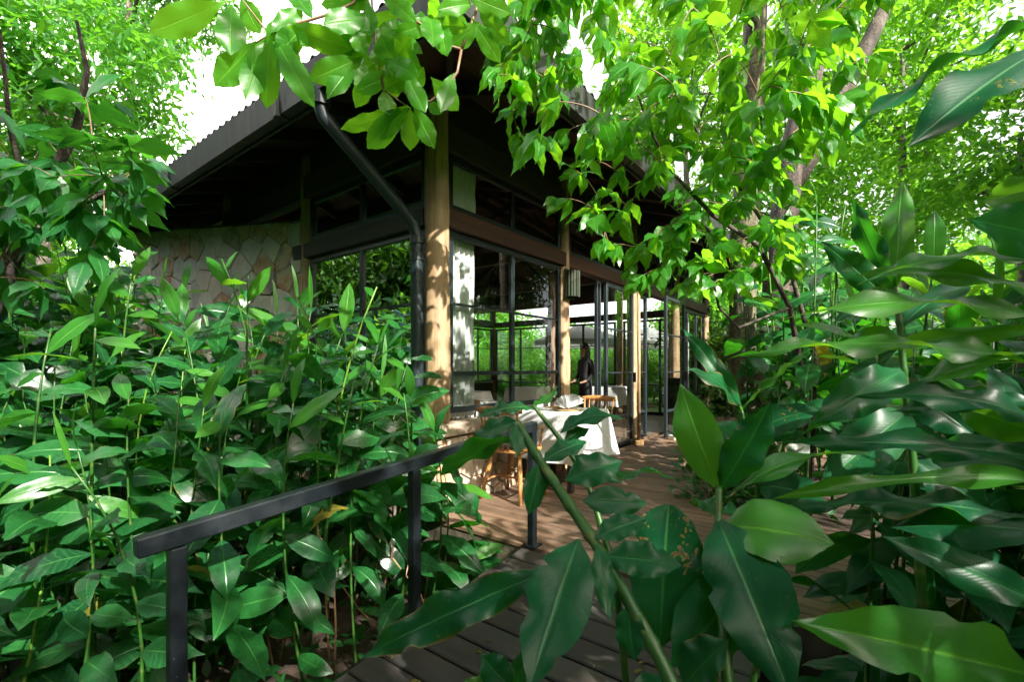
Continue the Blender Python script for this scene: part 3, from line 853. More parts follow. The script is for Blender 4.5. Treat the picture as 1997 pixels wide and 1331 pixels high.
# ------------------------------------------------------------------ dining table, cloth, chairs
def place(o, a, b_, z=0, rot=0.0):
    p = W(a, b_, z); o.location = p; o.rotation_euler = (0, 0, ANG + rot); return o
def table(a, b_, la, lb, label, h=.74):
    t = place(empty('dining_table', label=label, cat='table'), a, b_)
    MB().box(-la / 2, la / 2, -lb / 2, lb / 2, h - .03, h).build('table_top', CABW, t)
    for sx in (-1, 1):
        for sy in (-1, 1):
            x, y = sx * (la / 2 - .06), sy * (lb / 2 - .06)
            MB().box(x - .025, x + .025, y - .025, y + .025, 0, h - .032).build('leg', BEAMD, t)
    return t
def tablecloth(a, b_, la, lb, drop, label, h=.742, seed=0):
    rr = random.Random(seed)
    mb = MB(); N = 26
    rows = []
    per = []
    def rect(k, ox):
        pts = []
        hx, hy = la / 2 + ox, lb / 2 + ox
        L = [2 * hx, 2 * hy, 2 * hx, 2 * hy]
        for side in range(4):
            for i in range(N):
                t = i / N
                if side == 0: p = (-hx + 2 * hx * t, -hy)
                elif side == 1: p = (hx, -hy + 2 * hy * t)
                elif side == 2: p = (hx - 2 * hx * t, hy)
                else: p = (-hx, hy - 2 * hy * t)
                pts.append(p)
        return pts
    M = 4 * N
    mb.v.append((0, 0, h + .004))
    ph = rr.uniform(0, 6)
    for lv, (ox, z) in enumerate(((-.12, h + .004), (0.004, h + .002), (.012, h - .015), (.022, h - .10), (.034, h - drop * .5), (.05, h - drop * .8), (.058, h - drop))):
        for i, (x, y) in enumerate(rect(0, ox)):
            s = i / M * 4
            wob = 0
            if lv >= 3:
                wob = (lv - 2) * .006 * math.sin(s * 9.5 + ph + .4 * math.sin(s * 3))
                cor = abs((i % N) / N - .5) * 2
                wob += (lv - 2) * .012 * max(0, cor - .8) / .2
            d = math.hypot(x, y)
            zz = z - (0.03 * max(0, abs((i % N) / N - .5) * 2 - .7) if lv >= 5 else 0)
            mb.v.append((x * (1 + wob / d), y * (1 + wob / d), zz))
    for i in range(M): mb.f.append((0, 1 + i, 1 + (i + 1) % M))
    for lv in range(6):
        for i in range(M):
            a_, c_ = 1 + lv * M + i, 1 + lv * M + (i + 1) % M
            mb.f.append((a_, a_ + M, c_ + M, c_))
    o = mb.build('tablecloth', LINEN, None, True, label=label, cat='tablecloth')
    return place(o, a, b_)
TA, TB = 1.31, -.44
table(TA, TB, .70, .68, 'small table under the white cloth outside the corner window')
tablecloth(TA, TB, .70, .68, .46, 'white linen cloth draped over the table on the deck', seed=2)
def fan_napkin(a, b_, rot, label, z=.752, m=LINEN, sc=1.0):
    mb = MB(); n = 14
    for i in range(n + 1):
        t = -1.45 + 2.9 * i / n
        zig = .024 * (1 if i % 2 else -1)
        for r_, w_ in ((.015, .3), (.075, .8), (.135, 1.0)):
            mb.v.append((sc * r_ * math.sin(t), sc * (zig * w_ + .012 * math.sin(i)), sc * (.008 + r_ * (math.cos(t) * .80 + .22))))
    for i in range(n):
        for k in range(2):
            q = i * 3 + k
            mb.f.append((q, q + 1, q + 4, q + 3))
    o = mb.build('folded_napkin', m, None, False, label=label, cat='napkin')
    sol = o.modifiers.new('thick', 'SOLIDIFY'); sol.thickness = .006
    place(o, a, b_, z, rot)
    return o
fan_napkin(TA - .06, TB - .10, R(-38), 'white napkin folded in a fan, left one on the cloth')
fan_napkin(TA + .14, TB - .05, R(-30), 'white napkin folded in a fan, right one on the cloth')
def placemat(a, b_, label):
    mb = MB()
    mb.lathe([(0, 0), (.145, 0), (.150, .004), (.145, .008), (.12, .006), (0, .006)], 28)
    return place(mb.build('placemat', WICKER, None, label=label, cat='placemat'), a, b_, .7475)
placemat(TA - .07, TB - .12, 'round straw placemat under the left folded napkin')
placemat(TA + .16, TB + .12, 'round straw placemat at the window side of the table')

def chair(a, b_, rot, label, arms=False, cushion=True):
    c = place(empty('spindle_chair', label=label, cat='chair'), a, b_, 0, rot)
    # faces +x ; back at -x
    mb = MB()
    out = []
    for i in range(28):
        t = 2 * math.pi * i / 28
        x, y = math.cos(t), math.sin(t)
        e = 0.62
        out.append((.215 * math.copysign(abs(x) ** e, x), (.225 if x > 0 else .205) * math.copysign(abs(y) ** e, y)))
    n = len(out)
    for k, z in ((.94, .425), (1.0, .435), (1.0, .452), (.95, .462)):
        mb.v += [(x * k, y * k, z) for x, y in out]
    mb.v.append((0, 0, .450))
    for lv in range(3):
        for i in range(n): mb.f.append((lv * n + i, lv * n + (i + 1) % n, lv * n + n + (i + 1) % n, lv * n + n + i))
    for i in range(n): mb.f.append((3 * n + i, 3 * n + (i + 1) % n, 4 * n))
    mb.f.append(tuple(range(n - 1, -1, -1)))
    mb.build('seat', CHAIRW, c)
    legs = []
    for sx, sy in ((-1, -1), (-1, 1), (1, -1), (1, 1)):
        p, q = V((sx * .14, sy * .14, .43)), V((sx * (.235 if sx < 0 else .20), sy * .21, 0))
        MB().tube([p, p.lerp(q, .35), p.lerp(q, .7), q], [.016, .021, .018, .013], 10).build('leg', CHAIRW, c, True)
        legs.append((p, q))
    for i, j in ((0, 2), (1, 3)):
        MB().tube([legs[i][0].lerp(legs[i][1], .6), legs[j][0].lerp(legs[j][1], .6)], .010, 8).build('stretcher', CHAIRW, c, True)
    u, v = legs[0][0].lerp(legs[0][1], .6), legs[2][0].lerp(legs[2][1], .6)
    u2, v2 = legs[1][0].lerp(legs[1][1], .6), legs[3][0].lerp(legs[3][1], .6)
    MB().tube([(u + v) / 2, (u2 + v2) / 2], .010, 8).build('stretcher', CHAIRW, c, True)
    zt = .80
    for i in range(8):
        y = -.165 + .33 * i / 7
        yt = y * 1.18
        xb = -.175 + .04 * (1 - (abs(y) / .17) ** 2) * -1
        xt = -.265 - .045 * (1 - (abs(yt) / .2) ** 2)
        r_ = .012 if i in (0, 7) else .0075
        MB().tube([(xb, y, .45), ((xb + xt) / 2 - .005, (y + yt) / 2, .62), (xt, yt, zt)], [r_, r_ * 1.1, r_ * .8], 7).build('spindle', CHAIRW, c, True)
    cr = MB(); m_ = 14
    for i in range(m_ + 1):
        y = -.235 + .47 * i / m_
        x = -.255 - .055 * (1 - (abs(y) / .235) ** 2)
        hh_ = .032 * (1 - .55 * (abs(y) / .235) ** 3)
        cr.v += [(x - .011, y, zt - hh_), (x + .011, y, zt - hh_), (x + .008, y, zt + hh_ * 1.2), (x - .014, y, zt + hh_ * 1.2)]
    for i in range(m_):
        for k in range(4): cr.f.append((i * 4 + k, i * 4 + (k + 1) % 4, i * 4 + 4 + (k + 1) % 4, i * 4 + 4 + k))
    cr.f += [(3, 2, 1, 0), tuple(m_ * 4 + k for k in range(4))]
    cr.build('crest_rail', CHAIRW, c, True)
    if arms:
        for s_ in (-1, 1):
            MB().tube([(-.235, s_ * .20, .64), (-.05, s_ * .245, .645), (.13, s_ * .25, .64)], [.014, .017, .022], 8).build('arm', CHAIRW, c, True)
            MB().tube([(.10, s_ * .20, .45), (.105, s_ * .235, .63)], [.011, .012], 8).build('arm_post', CHAIRW, c, True)
    if cushion:
        cu = MB(); q = [(x * .86, y * .86) for x, y in out]
        for k, z in ((.96, .464), (1.0, .478), (.95, .492), (.6, .500)): cu.v += [(x * k, y * k, z) for x, y in q]
        for lv in range(3):
            for i in range(n): cu.f.append((lv * n + i, lv * n + (i + 1) % n, lv * n + n + (i + 1) % n, lv * n + n + i))
        cu.f.append(tuple(3 * n + i for i in range(n)))
        cu.build('cushion', CUSH, c, True)
    return c
chair(.60, -.38, R(4), 'honey wood spindle armchair with grey cushion between stone wall and table', True)
chair(2.03, -.36, R(178), 'honey wood spindle chair behind the far end of the white table', False)

# interior furniture
def cabinet(a, b_, label):
    c = place(empty('wooden_cabinet', label=label, cat='cabinet'), a, b_)
    for x in (-.45, -.0, .45): MB().box(x - .015, x + .015, -.2, .2, 0, 1.0).build('side_panel', CABW, c)
    for z in (.05, .35, .66, 1.0): MB().box(-.433, .433, -.198, .198, z - .03, z).build('shelf', CABW, c)
    MB().box(-.46, .46, .185, .198, .055, .99).build('back_panel', BEAMD, c)
cabinet(4.1, 4.6, 'open wooden cabinet standing inside behind the corner window')
for k, (a_, b_) in enumerate(((1.5, 1.3), (3.4, 3.0), (5.6, 2.9), (7.0, 1.8))):
    table(a_, b_, .8, .8, ['inside table right behind the corner window', 'inside table in the middle of the room', 'inside table beside the standing person', 'inside table near the far doors'][k])
    tablecloth(a_, b_, .8, .8, .4, ['white cloth on the inside table behind the corner window', 'white cloth on the table in the middle of the room', 'white cloth on the inside table beside the person', 'white cloth on the inside table near the far doors'][k], seed=k + 5)
chair(1.0, .75, R(50), 'chair inside the corner window with a folded purple grey napkin near it', False)
fan_napkin(1.25, 1.12, R(20), 'purple grey folded napkin on the inside table behind the corner window', m=WINEM, sc=1.3)
# wall lamp on the second post
lm = place(empty('wall_lamp', label='green ribbed half round wall lamp on the second log post', cat='lamp'), D + .02, -.10)
mb = MB(); n = 36
for z in (2.02, 2.33):
    for i in range(n + 1):
        t = math.pi + math.pi * i / n
        r_ = .10 + .006 * (1 if (i // 2) % 2 else -1)
        mb.v.append((r_ * math.cos(t), r_ * math.sin(t), z))
for i in range(n): mb.f.append((i, i + 1, i + n + 2, i + n + 1))
o = mb.build('lamp_shade', LAMPM, lm); o.modifiers.new('t', 'SOLIDIFY').thickness = .004
MB().box(-.1, .1, .002, .02, 2.0, 2.35).build('back_plate', LAMPM, lm)
MB().tube([(0, -.04, 2.1), (0, -.04, 2.25)], .022, 10).build('bulb_tube', MAT_W, lm)
# blocks, mat, box
def block(a, b_, rot, m, label, sx=.15, sy=.11, sz=.075):
    mb = MB().box(-sx / 2, sx / 2, -sy / 2, sy / 2, .001, sz)
    return place(mb.build('wooden_block', m, None, bevel=.006, label=label, cat='block'), a, b_, 0, rot)
block(4.0, -.19, R(8), BLOCKW, 'orange brown wooden block at the foot of the glass door')
block(4.86, -.42, R(-12), PALEW, 'pale bleached block at the foot of the open door leaf')
pole = MB().tube([(0, 0, .076), (0.004, 0, 1.2), (0, 0.003, 2.36)], [.026, .024, .023], 10)
place(pole.build('door_prop_pole', LOG, None, True, label='thin wooden pole standing on the orange brown block', cat='pole'), 4.02, -.17)
mb = MB().box(-.35, .35, -.45, .45, .002, .014)
place(mb.build('door_mat', MAT_W, None, bevel=.003, label='white mat lying on the deck by the far doorway', cat='mat'), 6.25, -.42, 0, R(6))
bx = place(empty('waste_box', label='tall black lacquered box beside the far doorway', cat='box'), 5.95, -.10)
MB().box(-.14, .14, -.12, .12, .001, .95).build('box_body', BLACK, bx, bevel=.006)
MB().box(-.15, .15, -.13, .13, .951, .985).build('lid', BLACK, bx, bevel=.006)
# umbrellas on the lawn
def umbrella(p, r_, zt, label):
    u = empty('garden_umbrella', p, label=label, cat='umbrella')
    mb = MB(); n = 8
    for i in range(n):
        t = 2 * math.pi * (i + .5) / n
        mb.v.append((r_ * math.cos(t), r_ * math.sin(t), zt - .52))
    for i in range(n):
        t = 2 * math.pi * (i + .5) / n
        mb.v.append((r_ * math.cos(t), r_ * math.sin(t), zt - .68))
    mb.v.append((0, 0, zt))
    for i in range(n):
        mb.f.append((i, (i + 1) % n, 2 * n)); mb.f.append((n + i, n + (i + 1) % n, (i + 1) % n, i))
    mb.build('canopy', UMB, u)
    MB().tube([(0, 0, 0), (0, 0, zt - .02)], .025, 10).build('pole', BLACK, u)
    for i in range(n):
        t = 2 * math.pi * (i + .5) / n
        MB().bar((0, 0, zt - .45), (r_ * .98 * math.cos(t), r_ * .98 * math.sin(t), zt - .56), .015, .02).build('rib', BLACK, u)
    MB().lathe([(0, .06), (.3, .05), (.32, 0)], 16).build('base', CONC, u)
umbrella(V((2.1, 14.2, -.12)), 1.55, 2.62, 'white garden umbrella seen through the open doorway')
umbrella(V((4.4, 15.2, -.12)), 1.5, 2.62, 'white garden umbrella behind the far glass doors')

# person standing inside, seen from the side
def person(p, rz_):
    verts = {'pel': (0, 0, .88, .125, .105), 'wai': (0, 0, 1.02, .105, .085), 'che': (.01, 0, 1.20, .125, .10), 'nek0': (.005, 0, 1.34, .06, .055), 'nek': (.015, 0, 1.40, .045, .045),
             'hd0': (.03, 0, 1.46, .07, .062), 'hd1': (.03, 0, 1.54, .082, .07), 'hd2': (.02, 0, 1.60, .06, .055)}
    edges = [('pel', 'wai'), ('wai', 'che'), ('che', 'nek0'), ('nek0', 'nek'), ('nek', 'hd0'), ('hd0', 'hd1'), ('hd1', 'hd2')]
    for s_, n_ in ((-1, 'l'), (1, 'r')):
        verts.update({n_ + 'sh': (0, s_ * .15, 1.31, .055, .055), n_ + 'el': (-.02, s_ * .20, 1.05, .042, .042), n_ + 'wr': (.12, s_ * .16, .92, .028, .028), n_ + 'ha': (.18, s_ * .14, .91, .026, .016),
                      n_ + 'hp': (0, s_ * .085, .80, .085, .085), n_ + 'kn': (.02, s_ * .09, .46, .058, .058), n_ + 'an': (-.02, s_ * .09, .09, .04, .04), n_ + 'to': (.13, s_ * .10, .035, .038, .028)})
        edges += [('che', n_ + 'sh'), (n_ + 'sh', n_ + 'el'), (n_ + 'el', n_ + 'wr'), (n_ + 'wr', n_ + 'ha'), ('pel', n_ + 'hp'), (n_ + 'hp', n_ + 'kn'), (n_ + 'kn', n_ + 'an'), (n_ + 'an', n_ + 'to')]
        for k in range(5):
            dy = s_ * (-.022 + .011 * k); fl_ = [.05, .075, .08, .075, .055][k]
            verts[n_ + 'f%da' % k] = (.20 + .2 * fl_, s_ * .14 + dy, .905 - (.01 if k else -.005), .009, .009)
            verts[n_ + 'f%db' % k] = (.20 + fl_ * .8, s_ * .14 + dy * 1.2, .885, .007, .007)
            edges += [(n_ + 'ha', n_ + 'f%da' % k), (n_ + 'f%da' % k, n_ + 'f%db' % k)]
    ks = list(verts); me = bpy.data.meshes.new('body')
    me.from_pydata([verts[k][:3] for k in ks], [(ks.index(a_), ks.index(b_)) for a_, b_ in edges], [])
    o = bpy.data.objects.new('person', me); COL.objects.link(o)
    md = o.modifiers.new('skin', 'SKIN'); md.use_smooth_shade = True
    for i, k in enumerate(ks):
        sv = me.skin_vertices[0].data[i]; sv.radius = (verts[k][3], verts[k][4]); sv.use_root = (k == 'pel')
    o.modifiers.new('sub', 'SUBSURF').levels = 2; o.modifiers['sub'].render_levels = 2
    dg = bpy.context.evaluated_depsgraph_get(); dg.update()
    m2 = bpy.data.meshes.new_from_object(o.evaluated_get(dg))
    bpy.data.objects.remove(o)
    m2.materials.clear()
    for mm in (CLOTHB, SKIN): m2.materials.append(mm)
    for pl_ in m2.polygons:
        c = pl_.center
        pl_.material_index = 1 if (c.z > 1.375 or (c.x > .13 and .8 < c.z < 1.0)) else 0
    m2.polygons.foreach_set('use_smooth', [True] * len(m2.polygons))
    o = link('person', m2, None, None, p, label='person in black with long dark hair standing inside the open doorway', cat='person')
    o.rotation_euler = (0, 0, rz_)
    h = MB()
    for j in range(11):
        z = 1.65 - .055 * j
        r1 = (.02, .07, .092, .098, .098, .10, .10, .098, .09, .075, .04)[j]
        for k in range(16):
            t = 2 * math.pi * k / 16
            front = max(0, math.cos(t))
            rx_ = r1 * (1 - .55 * front * (1 if j > 2 else 0.1))
            h.v.append((.005 + rx_ * math.cos(t), r1 * .92 * math.sin(t), z + .01 * math.sin(3 * t)))
    for j in range(10):
        for k in range(16): h.f.append((j * 16 + k, j * 16 + (k + 1) % 16, j * 16 + 16 + (k + 1) % 16, j * 16 + 16 + k))
    h.f.append(tuple(range(15, -1, -1)))
    h.build('hair', HAIRM, o, True)
    f = MB()
    for s_ in (-1, 1): f.lathe([(0, -.008), (.007, -.004), (.008, 0), (.007, .004), (0, .008)], 8, (.095, s_ * .027, 1.535))
    f.build('eyes', BLACK, o, True)
    f = MB(); f.tube([(.095, 0, 1.54), (.112, 0, 1.50), (.10, 0, 1.495)], [.006, .011, .004], 6); f.build('nose', SKIN, o, True)
    f = MB(); f.tube([(.093, -.02, 1.468), (.102, 0, 1.468), (.093, .02, 1.468)], .005, 6); f.build('mouth', TERRA, o, True)
    return o
person(W(5.15, 1.35), ANG + R(160))
#FOLIAGE
# ------------------------------------------------------------------ leaves
def prof_fn(tab):
    def f(t):
        for i in range(len(tab) - 1):
            if t <= tab[i + 1][0]:
                t0, v0 = tab[i]; t1, v1 = tab[i + 1]
                k = (t - t0) / (t1 - t0)
                k = k * k * (3 - 2 * k) * .5 + k * .5
                return v0 + (v1 - v0) * k
        return tab[-1][1]
    return f
PR_G = prof_fn([(0, .05), (.05, .20), (.15, .58), (.30, .90), (.46, 1), (.62, .93), (.77, .68), (.88, .36), (.95, .13), (1, .0)])
PR_M = prof_fn([(0, .04), (.07, .12), (.15, .34), (.35, .80), (.58, 1), (.75, .90), (.88, .55), (.95, .22), (1, 0)])
PR_S = prof_fn([(0, .04), (.06, .10), (.12, .48), (.28, .93), (.42, 1), (.60, .80), (.76, .43), (.87, .16), (1, 0)])
PR_N = prof_fn([(0, .05), (.1, .4), (.3, .9), (.5, 1), (.75, .6), (1, 0)])
def ribbon(frames, half, nw, fold, wave, rr, bites=(), serr=0.0, wfreq=3.0):
    """frames: list of (pos, side, normal); half: half widths"""
    n = len(frames); vs = []; uv = []
    ph = [rr.uniform(0, 6.3), rr.uniform(0, 6.3)]
    for i, (p, s_, nn) in enumerate(frames):
        t = i / (n - 1)
        for j in range(-nw, nw + 1):
            u = j / nw
            sd_ = 0 if j < 0 else 1
            hw = half[i]
            if serr and abs(j) == nw: hw *= 1 + serr * (1 if i % 2 else -1)
            for (bt, bwid, bs, bd) in bites:
                if bs == sd_ and abs(t - bt) < bwid: hw *= 1 - bd * (1 - ((t - bt) / bwid) ** 2)
            x = u * hw
            z = abs(u) * hw * fold + wave * (u * u) * math.sin(t * 6.3 * wfreq + ph[sd_]) * min(1, 4 * t * (1 - t) + .1)
            z -= abs(u) ** 3 * hw * fold * .7
            vs.append(p + s_ * x + nn * z); uv.append(((u + 1) / 2, t))
    m = 2 * nw + 1; fs = []
    for i in range(n - 1):
        for j in range(m - 1):
            k = i * m + j
            fs.append((k, k + 1, k + m + 1, k + m))
    return vs, uv, fs
def uv_mesh(name, vs, uv, fs, mt):
    me = bpy.data.meshes.new(name)
    me.from_pydata([tuple(v) for v in vs], [], fs)
    l = me.uv_layers.new(name='UVMap')
    idx = [0] * len(me.loops); me.loops.foreach_get('vertex_index', idx)
    flat = []
    for i in idx: flat += list(uv[i])
    l.data.foreach_set('uv', flat)
    me.polygons.foreach_set('use_smooth', [True] * len(me.polygons))
    me.materials.append(mt)
    me.update()
    return me
def proto(name, prof, width, nl, nw, droop, fold, wave, seed, mt, twist=0.0, bites=0, serr=0.0, wfreq=3.0):
    rr = random.Random(seed)
    pos = V((0, 0, 0)); fr = []; hf = []
    pit = rr.uniform(0, .05)
    side_bend = rr.uniform(-.25, .25)
    yaw = 0
    for i in range(nl + 1):
        t = i / nl
        d = V((math.sin(yaw), math.cos(yaw) * math.cos(pit), -math.sin(pit)))
        tw = twist * t
        s0 = V((math.cos(yaw), -math.sin(yaw), 0))
        nn = s0.cross(d)
        s_ = s0 * math.cos(tw) + nn * math.sin(tw)
        fr.append((pos.copy(), s_, s_.cross(d)))
        hf.append(prof(t) * width / 2)
        pos = pos + d / nl
        pit += droop / nl * (0.5 + t); yaw += side_bend / nl
    bl = [(rr.uniform(.25, .9), rr.uniform(.03, .09), rr.choice((0, 1)), rr.uniform(.3, .8)) for _ in range(bites)]
    return uv_mesh(name, *ribbon(fr, hf, nw, fold, wave, rr, bl, serr, wfreq), mt)
G = [proto('leaf', PR_G, random.uniform(.35, .45), 9, 2, random.uniform(.5, 1.7), random.uniform(.08, .30), .022, 100 + i, GINGER, random.uniform(-.5, .5), (i % 3 == 0) * 3, 0, random.uniform(1.5, 4)) for i in range(12)]
GY = [proto('leaf', PR_G, random.uniform(.26, .32), 9, 2, random.uniform(.3, .8), random.uniform(.2, .45), .015, 200 + i, GINGER_YOUNG, random.uniform(-.4, .4)) for i in range(4)]
GF = [proto('leaf', PR_G, .10, 7, 2, .1, 1.6, .0, 220 + i, GINGER_YOUNG) for i in range(2)]
GN = [proto('leaf', PR_G, random.uniform(.30, .38), 14, 3, random.uniform(.5, 1.5), random.uniform(.1, .35), .022, 300 + i, GINGER_NEAR, random.uniform(-.5, .5), (i % 4 == 0) * 1, 0, random.uniform(1.0, 2.5)) for i in range(8)]
BK = [proto('leaf', PR_S, random.uniform(.40, .52), 9, 2, random.uniform(.3, 1.2), random.uniform(.1, .3), .025, 700 + i, BANKLEAF, random.uniform(-.5, .5)) for i in range(6)]
YL = [proto('leaf', PR_G, .28, 9, 2, 1.8, .5, .04, 720 + i, YELLOWED, 1.0, 2) for i in range(3)]
MG = [proto('leaf', PR_M, random.uniform(.30, .40), 12, 2, random.uniform(.2, 1.1), random.uniform(.15, .4), .025, 400 + i, MANGO, random.uniform(-.4, .4), 0, .05) for i in range(8)]
SH = [proto('leaf', PR_S, random.uniform(.36, .48), 10, 2, random.uniform(.3, 1.4), random.uniform(.06, .3), .03, 500 + i, SHRUB, random.uniform(-.5, .5)) for i in range(10)]
DT = [proto('leaf', PR_S, random.uniform(.38, .52), 8, 2, random.uniform(.2, 1.0), random.uniform(.1, .4), .025, 600 + i, DARKTREE, random.uniform(-.4, .4)) for i in range(8)]
def leaf_matrix(base, d, up, sc):
    d = d.normalized()
    x = d.cross(up)
    if x.length < 1e-3: x = d.cross(V((1, 0, 0)))
    x.normalize(); z = x.cross(d)
    return Matrix(((x.x * sc, d.x * sc, z.x * sc, base.x), (x.y * sc, d.y * sc, z.y * sc, base.y), (x.z * sc, d.z * sc, z.z * sc, base.z), (0, 0, 0, 1)))
def put_leaf(me, parent, base, d, up, sc, name='leaf'):
    o = bpy.data.objects.new(name, me); COL.objects.link(o)
    o.parent = parent
    o.matrix_basis = leaf_matrix(base - V(parent.location), d, up, sc)
    return o
def bez(p0, p1, p2, n):
    return [p0 * (1 - t) ** 2 + p1 * (2 * t * (1 - t)) + p2 * t * t for t in [i / n for i in range(n + 1)]]

# ------------------------------------------------------------------ ginger plants
def ginger(base, top, nleaf, rr, Ls, label, group=None, az=None, r0=.011, start=.28, mset=None, lean=.15, young=.12, name='ginger_plant', cat='ginger plant'):
    pl = empty(name, base, label=label, cat=cat, group=group)
    hgt = (top - base).length
    ctrl = base.lerp(top, .55) + V((rr.uniform(-1, 1), rr.uniform(-1, 1), .35)) * hgt * lean
    pts = bez(base, ctrl, top, 9)
    MB().tube([p - base for p in pts], [r0 * (1 - .6 * i / 9) for i in range(10)], 7).build('stem', STEM_DARK if rr.random() < .5 else STEM if rr.random() < .85 else STEM_PALE, pl, True)
    az = rr.uniform(0, 6.28) if az is None else az
    ms = mset or G
    for k in range(nleaf):
        t = start + (1 - start) * (k + .5) / nleaf
        f = t * 9; i = min(int(f), 8)
        p = pts[i].lerp(pts[i + 1], f - i)
        td = (pts[i + 1] - pts[i]).normalized()
        ang = az + (math.pi if k % 2 else 0) + rr.uniform(-.65, .65)
        hz = V((math.cos(ang), math.sin(ang), 0))
        el = rr.uniform(-.65, .60) + (.55 if t > .9 else 0)
        d = hz * math.cos(el) + td * math.sin(el)
        up = V((rr.uniform(-.8, .8) + .22, rr.uniform(-.8, .6) - .35, .8))
        L = rr.uniform(*Ls) * (.75 if t > .93 else 1) * (.8 + .35 * math.sin(math.pi * min(1, t)))
        me = rr.choice(GY) if (t > .8 and rr.random() < young * 3) else rr.choice(ms)
        if rr.random() < .025 and t < .6: me = rr.choice(YL)
        put_leaf(me, pl, p, d, up, L)
    td = (pts[-1] - pts[-2]).normalized()
    if rr.random() < .5: put_leaf(rr.choice(GF + GY), pl, top, td + V((rr.uniform(-.3, .3), rr.uniform(-.3, .3), .2)), V((rr.uniform(-1, 1), -1, .2)), rr.uniform(.7, 1) * Ls[1] * .8, 'shoot')
    return pl
def interp(tab, x):
    if x <= tab[0][0]: return tab[0][1]
    for (a_, u), (b_, v) in zip(tab, tab[1:]):
        if x <= b_: return u + (v - u) * (x - a_) / (b_ - a_)
    return tab[-1][1]
rr = random.Random(21)
TOPY = [(-250, 410), (0, 430), (120, 450), (210, 480), (300, 530), (430, 565), (560, 565), (640, 590), (700, 630), (760, 700), (830, 820), (890, 990), (960, 1090)]
NEARY = [(.9, 1180), (1.3, 1010), (1.7, 860), (2.2, 720), (2.8, 600), (3.4, 500), (4.0, 430)]
spots = []
tries = 0
while tries < 9000:
    tries += 1
    a_, b_ = rr.uniform(-6.5, -.42), rr.uniform(-.82, 5.6)
    if b_ > 1.9 and a_ > -1.15: continue
    p = W(a_, b_)
    if p.y < 1.02: continue
    px = CX + F * p.x / p.y
    if px < -260 or px > 960: continue
    if p.y > 6.8: continue
    if any((p - q).length < .165 + .021 * p.y for q in spots): continue
    spots.append(p)
spots.sort(key=lambda p: p.y)
SEEN = set()
def bank_label(p, px, zone, h, lean, kd):
    where = 'at the left edge' if px < 60 else 'under the broad leaved tree' if px < 220 else 'before the stone wall left' if px < 350 else 'before the stone wall middle' if px < 470 else 'before the stone wall right' if px < 590 else 'before the left window' if px < 720 else 'beside the downpipe' if px < 830 else 'beside the deck edge'
    dep = ['in front', 'in mid bank', 'at the back'][zone]
    lk = 'tall' if h > 1.9 else 'medium' if h > 1.0 else 'short'
    ln = 'leaning left' if lean.x < -.07 * h else 'leaning right' if lean.x > .07 * h else 'upright'
    return '%s %s %s %s %s' % (lk, ln, 'oval leaved plant' if kd else 'ginger plant', dep, where)
for p in spots:
    px = CX + F * p.x / p.y
    yl = max(interp(TOPY, px), interp(NEARY, p.y)) + rr.uniform(-5, 95)
    zt = EYE - (yl - HY) / F * p.y
    g0 = gz(p.x, p.y)
    h = zt - g0
    if h < .25: h = .25
    if h > 3.0: h = rr.uniform(2.6, 3.0)
    base = V((p.x, p.y, g0 - .02))
    zone = 0 if p.y < 2.0 else (1 if p.y < 3.6 else 2)
    top = base + V((rr.uniform(-.14, .14) * h, rr.uniform(-.14, .14) * h, h))
    n = int(6 + 5.5 * h)
    kd = rr.random() < .33
    Ls = (.16, .25) if p.y < 1.7 else (.22, .35) if p.y < 3 else (.28, .42)
    ginger(base, top, min(n, 19), rr, Ls, bank_label(p, px, zone, h, top - base, kd), ['ginger plants at the bottom left', 'ginger plants in the middle of the bank', 'ginger plants below the stone wall'][zone], start=.06 if h < 1.2 else .14, r0=.008, mset=BK if kd else None, name='broad_leaved_plant' if kd else 'ginger_plant', cat='plant' if kd else 'ginger plant')
# single tall shoots that stand out of the bank
TALL = [((432, 505), 3.1, (410, 1150), 9, 'tall ginger shoot with a bright upright leaf in front of the stone wall left part'),
        ((262, 520), 2.9, (300, 1150), 9, 'tall ginger shoot with pale spear leaves at the left edge of the stone wall'),
        ((485, 535), 2.7, (500, 1200), 10, 'tall ginger shoot with a curled bright leaf before the middle of the stone wall'),
        ((735, 560), 3.0, (640, 1050), 8, 'thin ginger shoot leaning right in front of the left window'),
        ((186, 640), 1.9, (190, 1250), 9, 'ginger plant with a bright yellow green stem at the left of the bank'),
        ((690, 745), 2.6, (600, 1150), 8, 'ginger shoot leaning towards the downpipe'),
        ((800, 775), 3.05, (700, 1120), 7, 'ginger shoot with dark leaves in front of the foot of the corner post'),
        ((618, 640), 3.1, (590, 1150), 9, 'ginger plant before the left log post'),
        ((100, 640), 2.3, (90, 1250), 10, 'ginger plant at the far left of the bank')]
for (tp, Z, bp, n, lb) in TALL:
    top = P(tp[0], tp[1], Z); base = P(bp[0], bp[1], Z + .1); base.z = -.5
    ginger(base, top, n, rr, (.24, .36), lb, start=.42, young=.3, az=rr.uniform(-.5, .5))

def right_label(p, px, h, lean):
    lk = 'tall' if h > 1.9 else 'medium' if h > 1.3 else 'short'
    ln = 'leaning left' if lean.x < -.05 * h else 'leaning right' if lean.x > .05 * h else 'upright'
    if p.y < .5 or px > 2150: return '%s %s ginger plant added outside the frame to shade the right bank' % (lk, ln)  # unseen plants added to keep the sun off the right foreground
    where = 'below the mossy trunk' if px < 1600 else 'below the forked tree' if px < 1750 else 'under the bright upright leaf' if px < 1880 else 'at the right edge'
    dep = 'near' if p.y < 1.25 else 'mid' if p.y < 1.9 else 'far'
    return '%s %s shaded ginger plant in the %s right bank %s' % (lk, ln, dep, where)
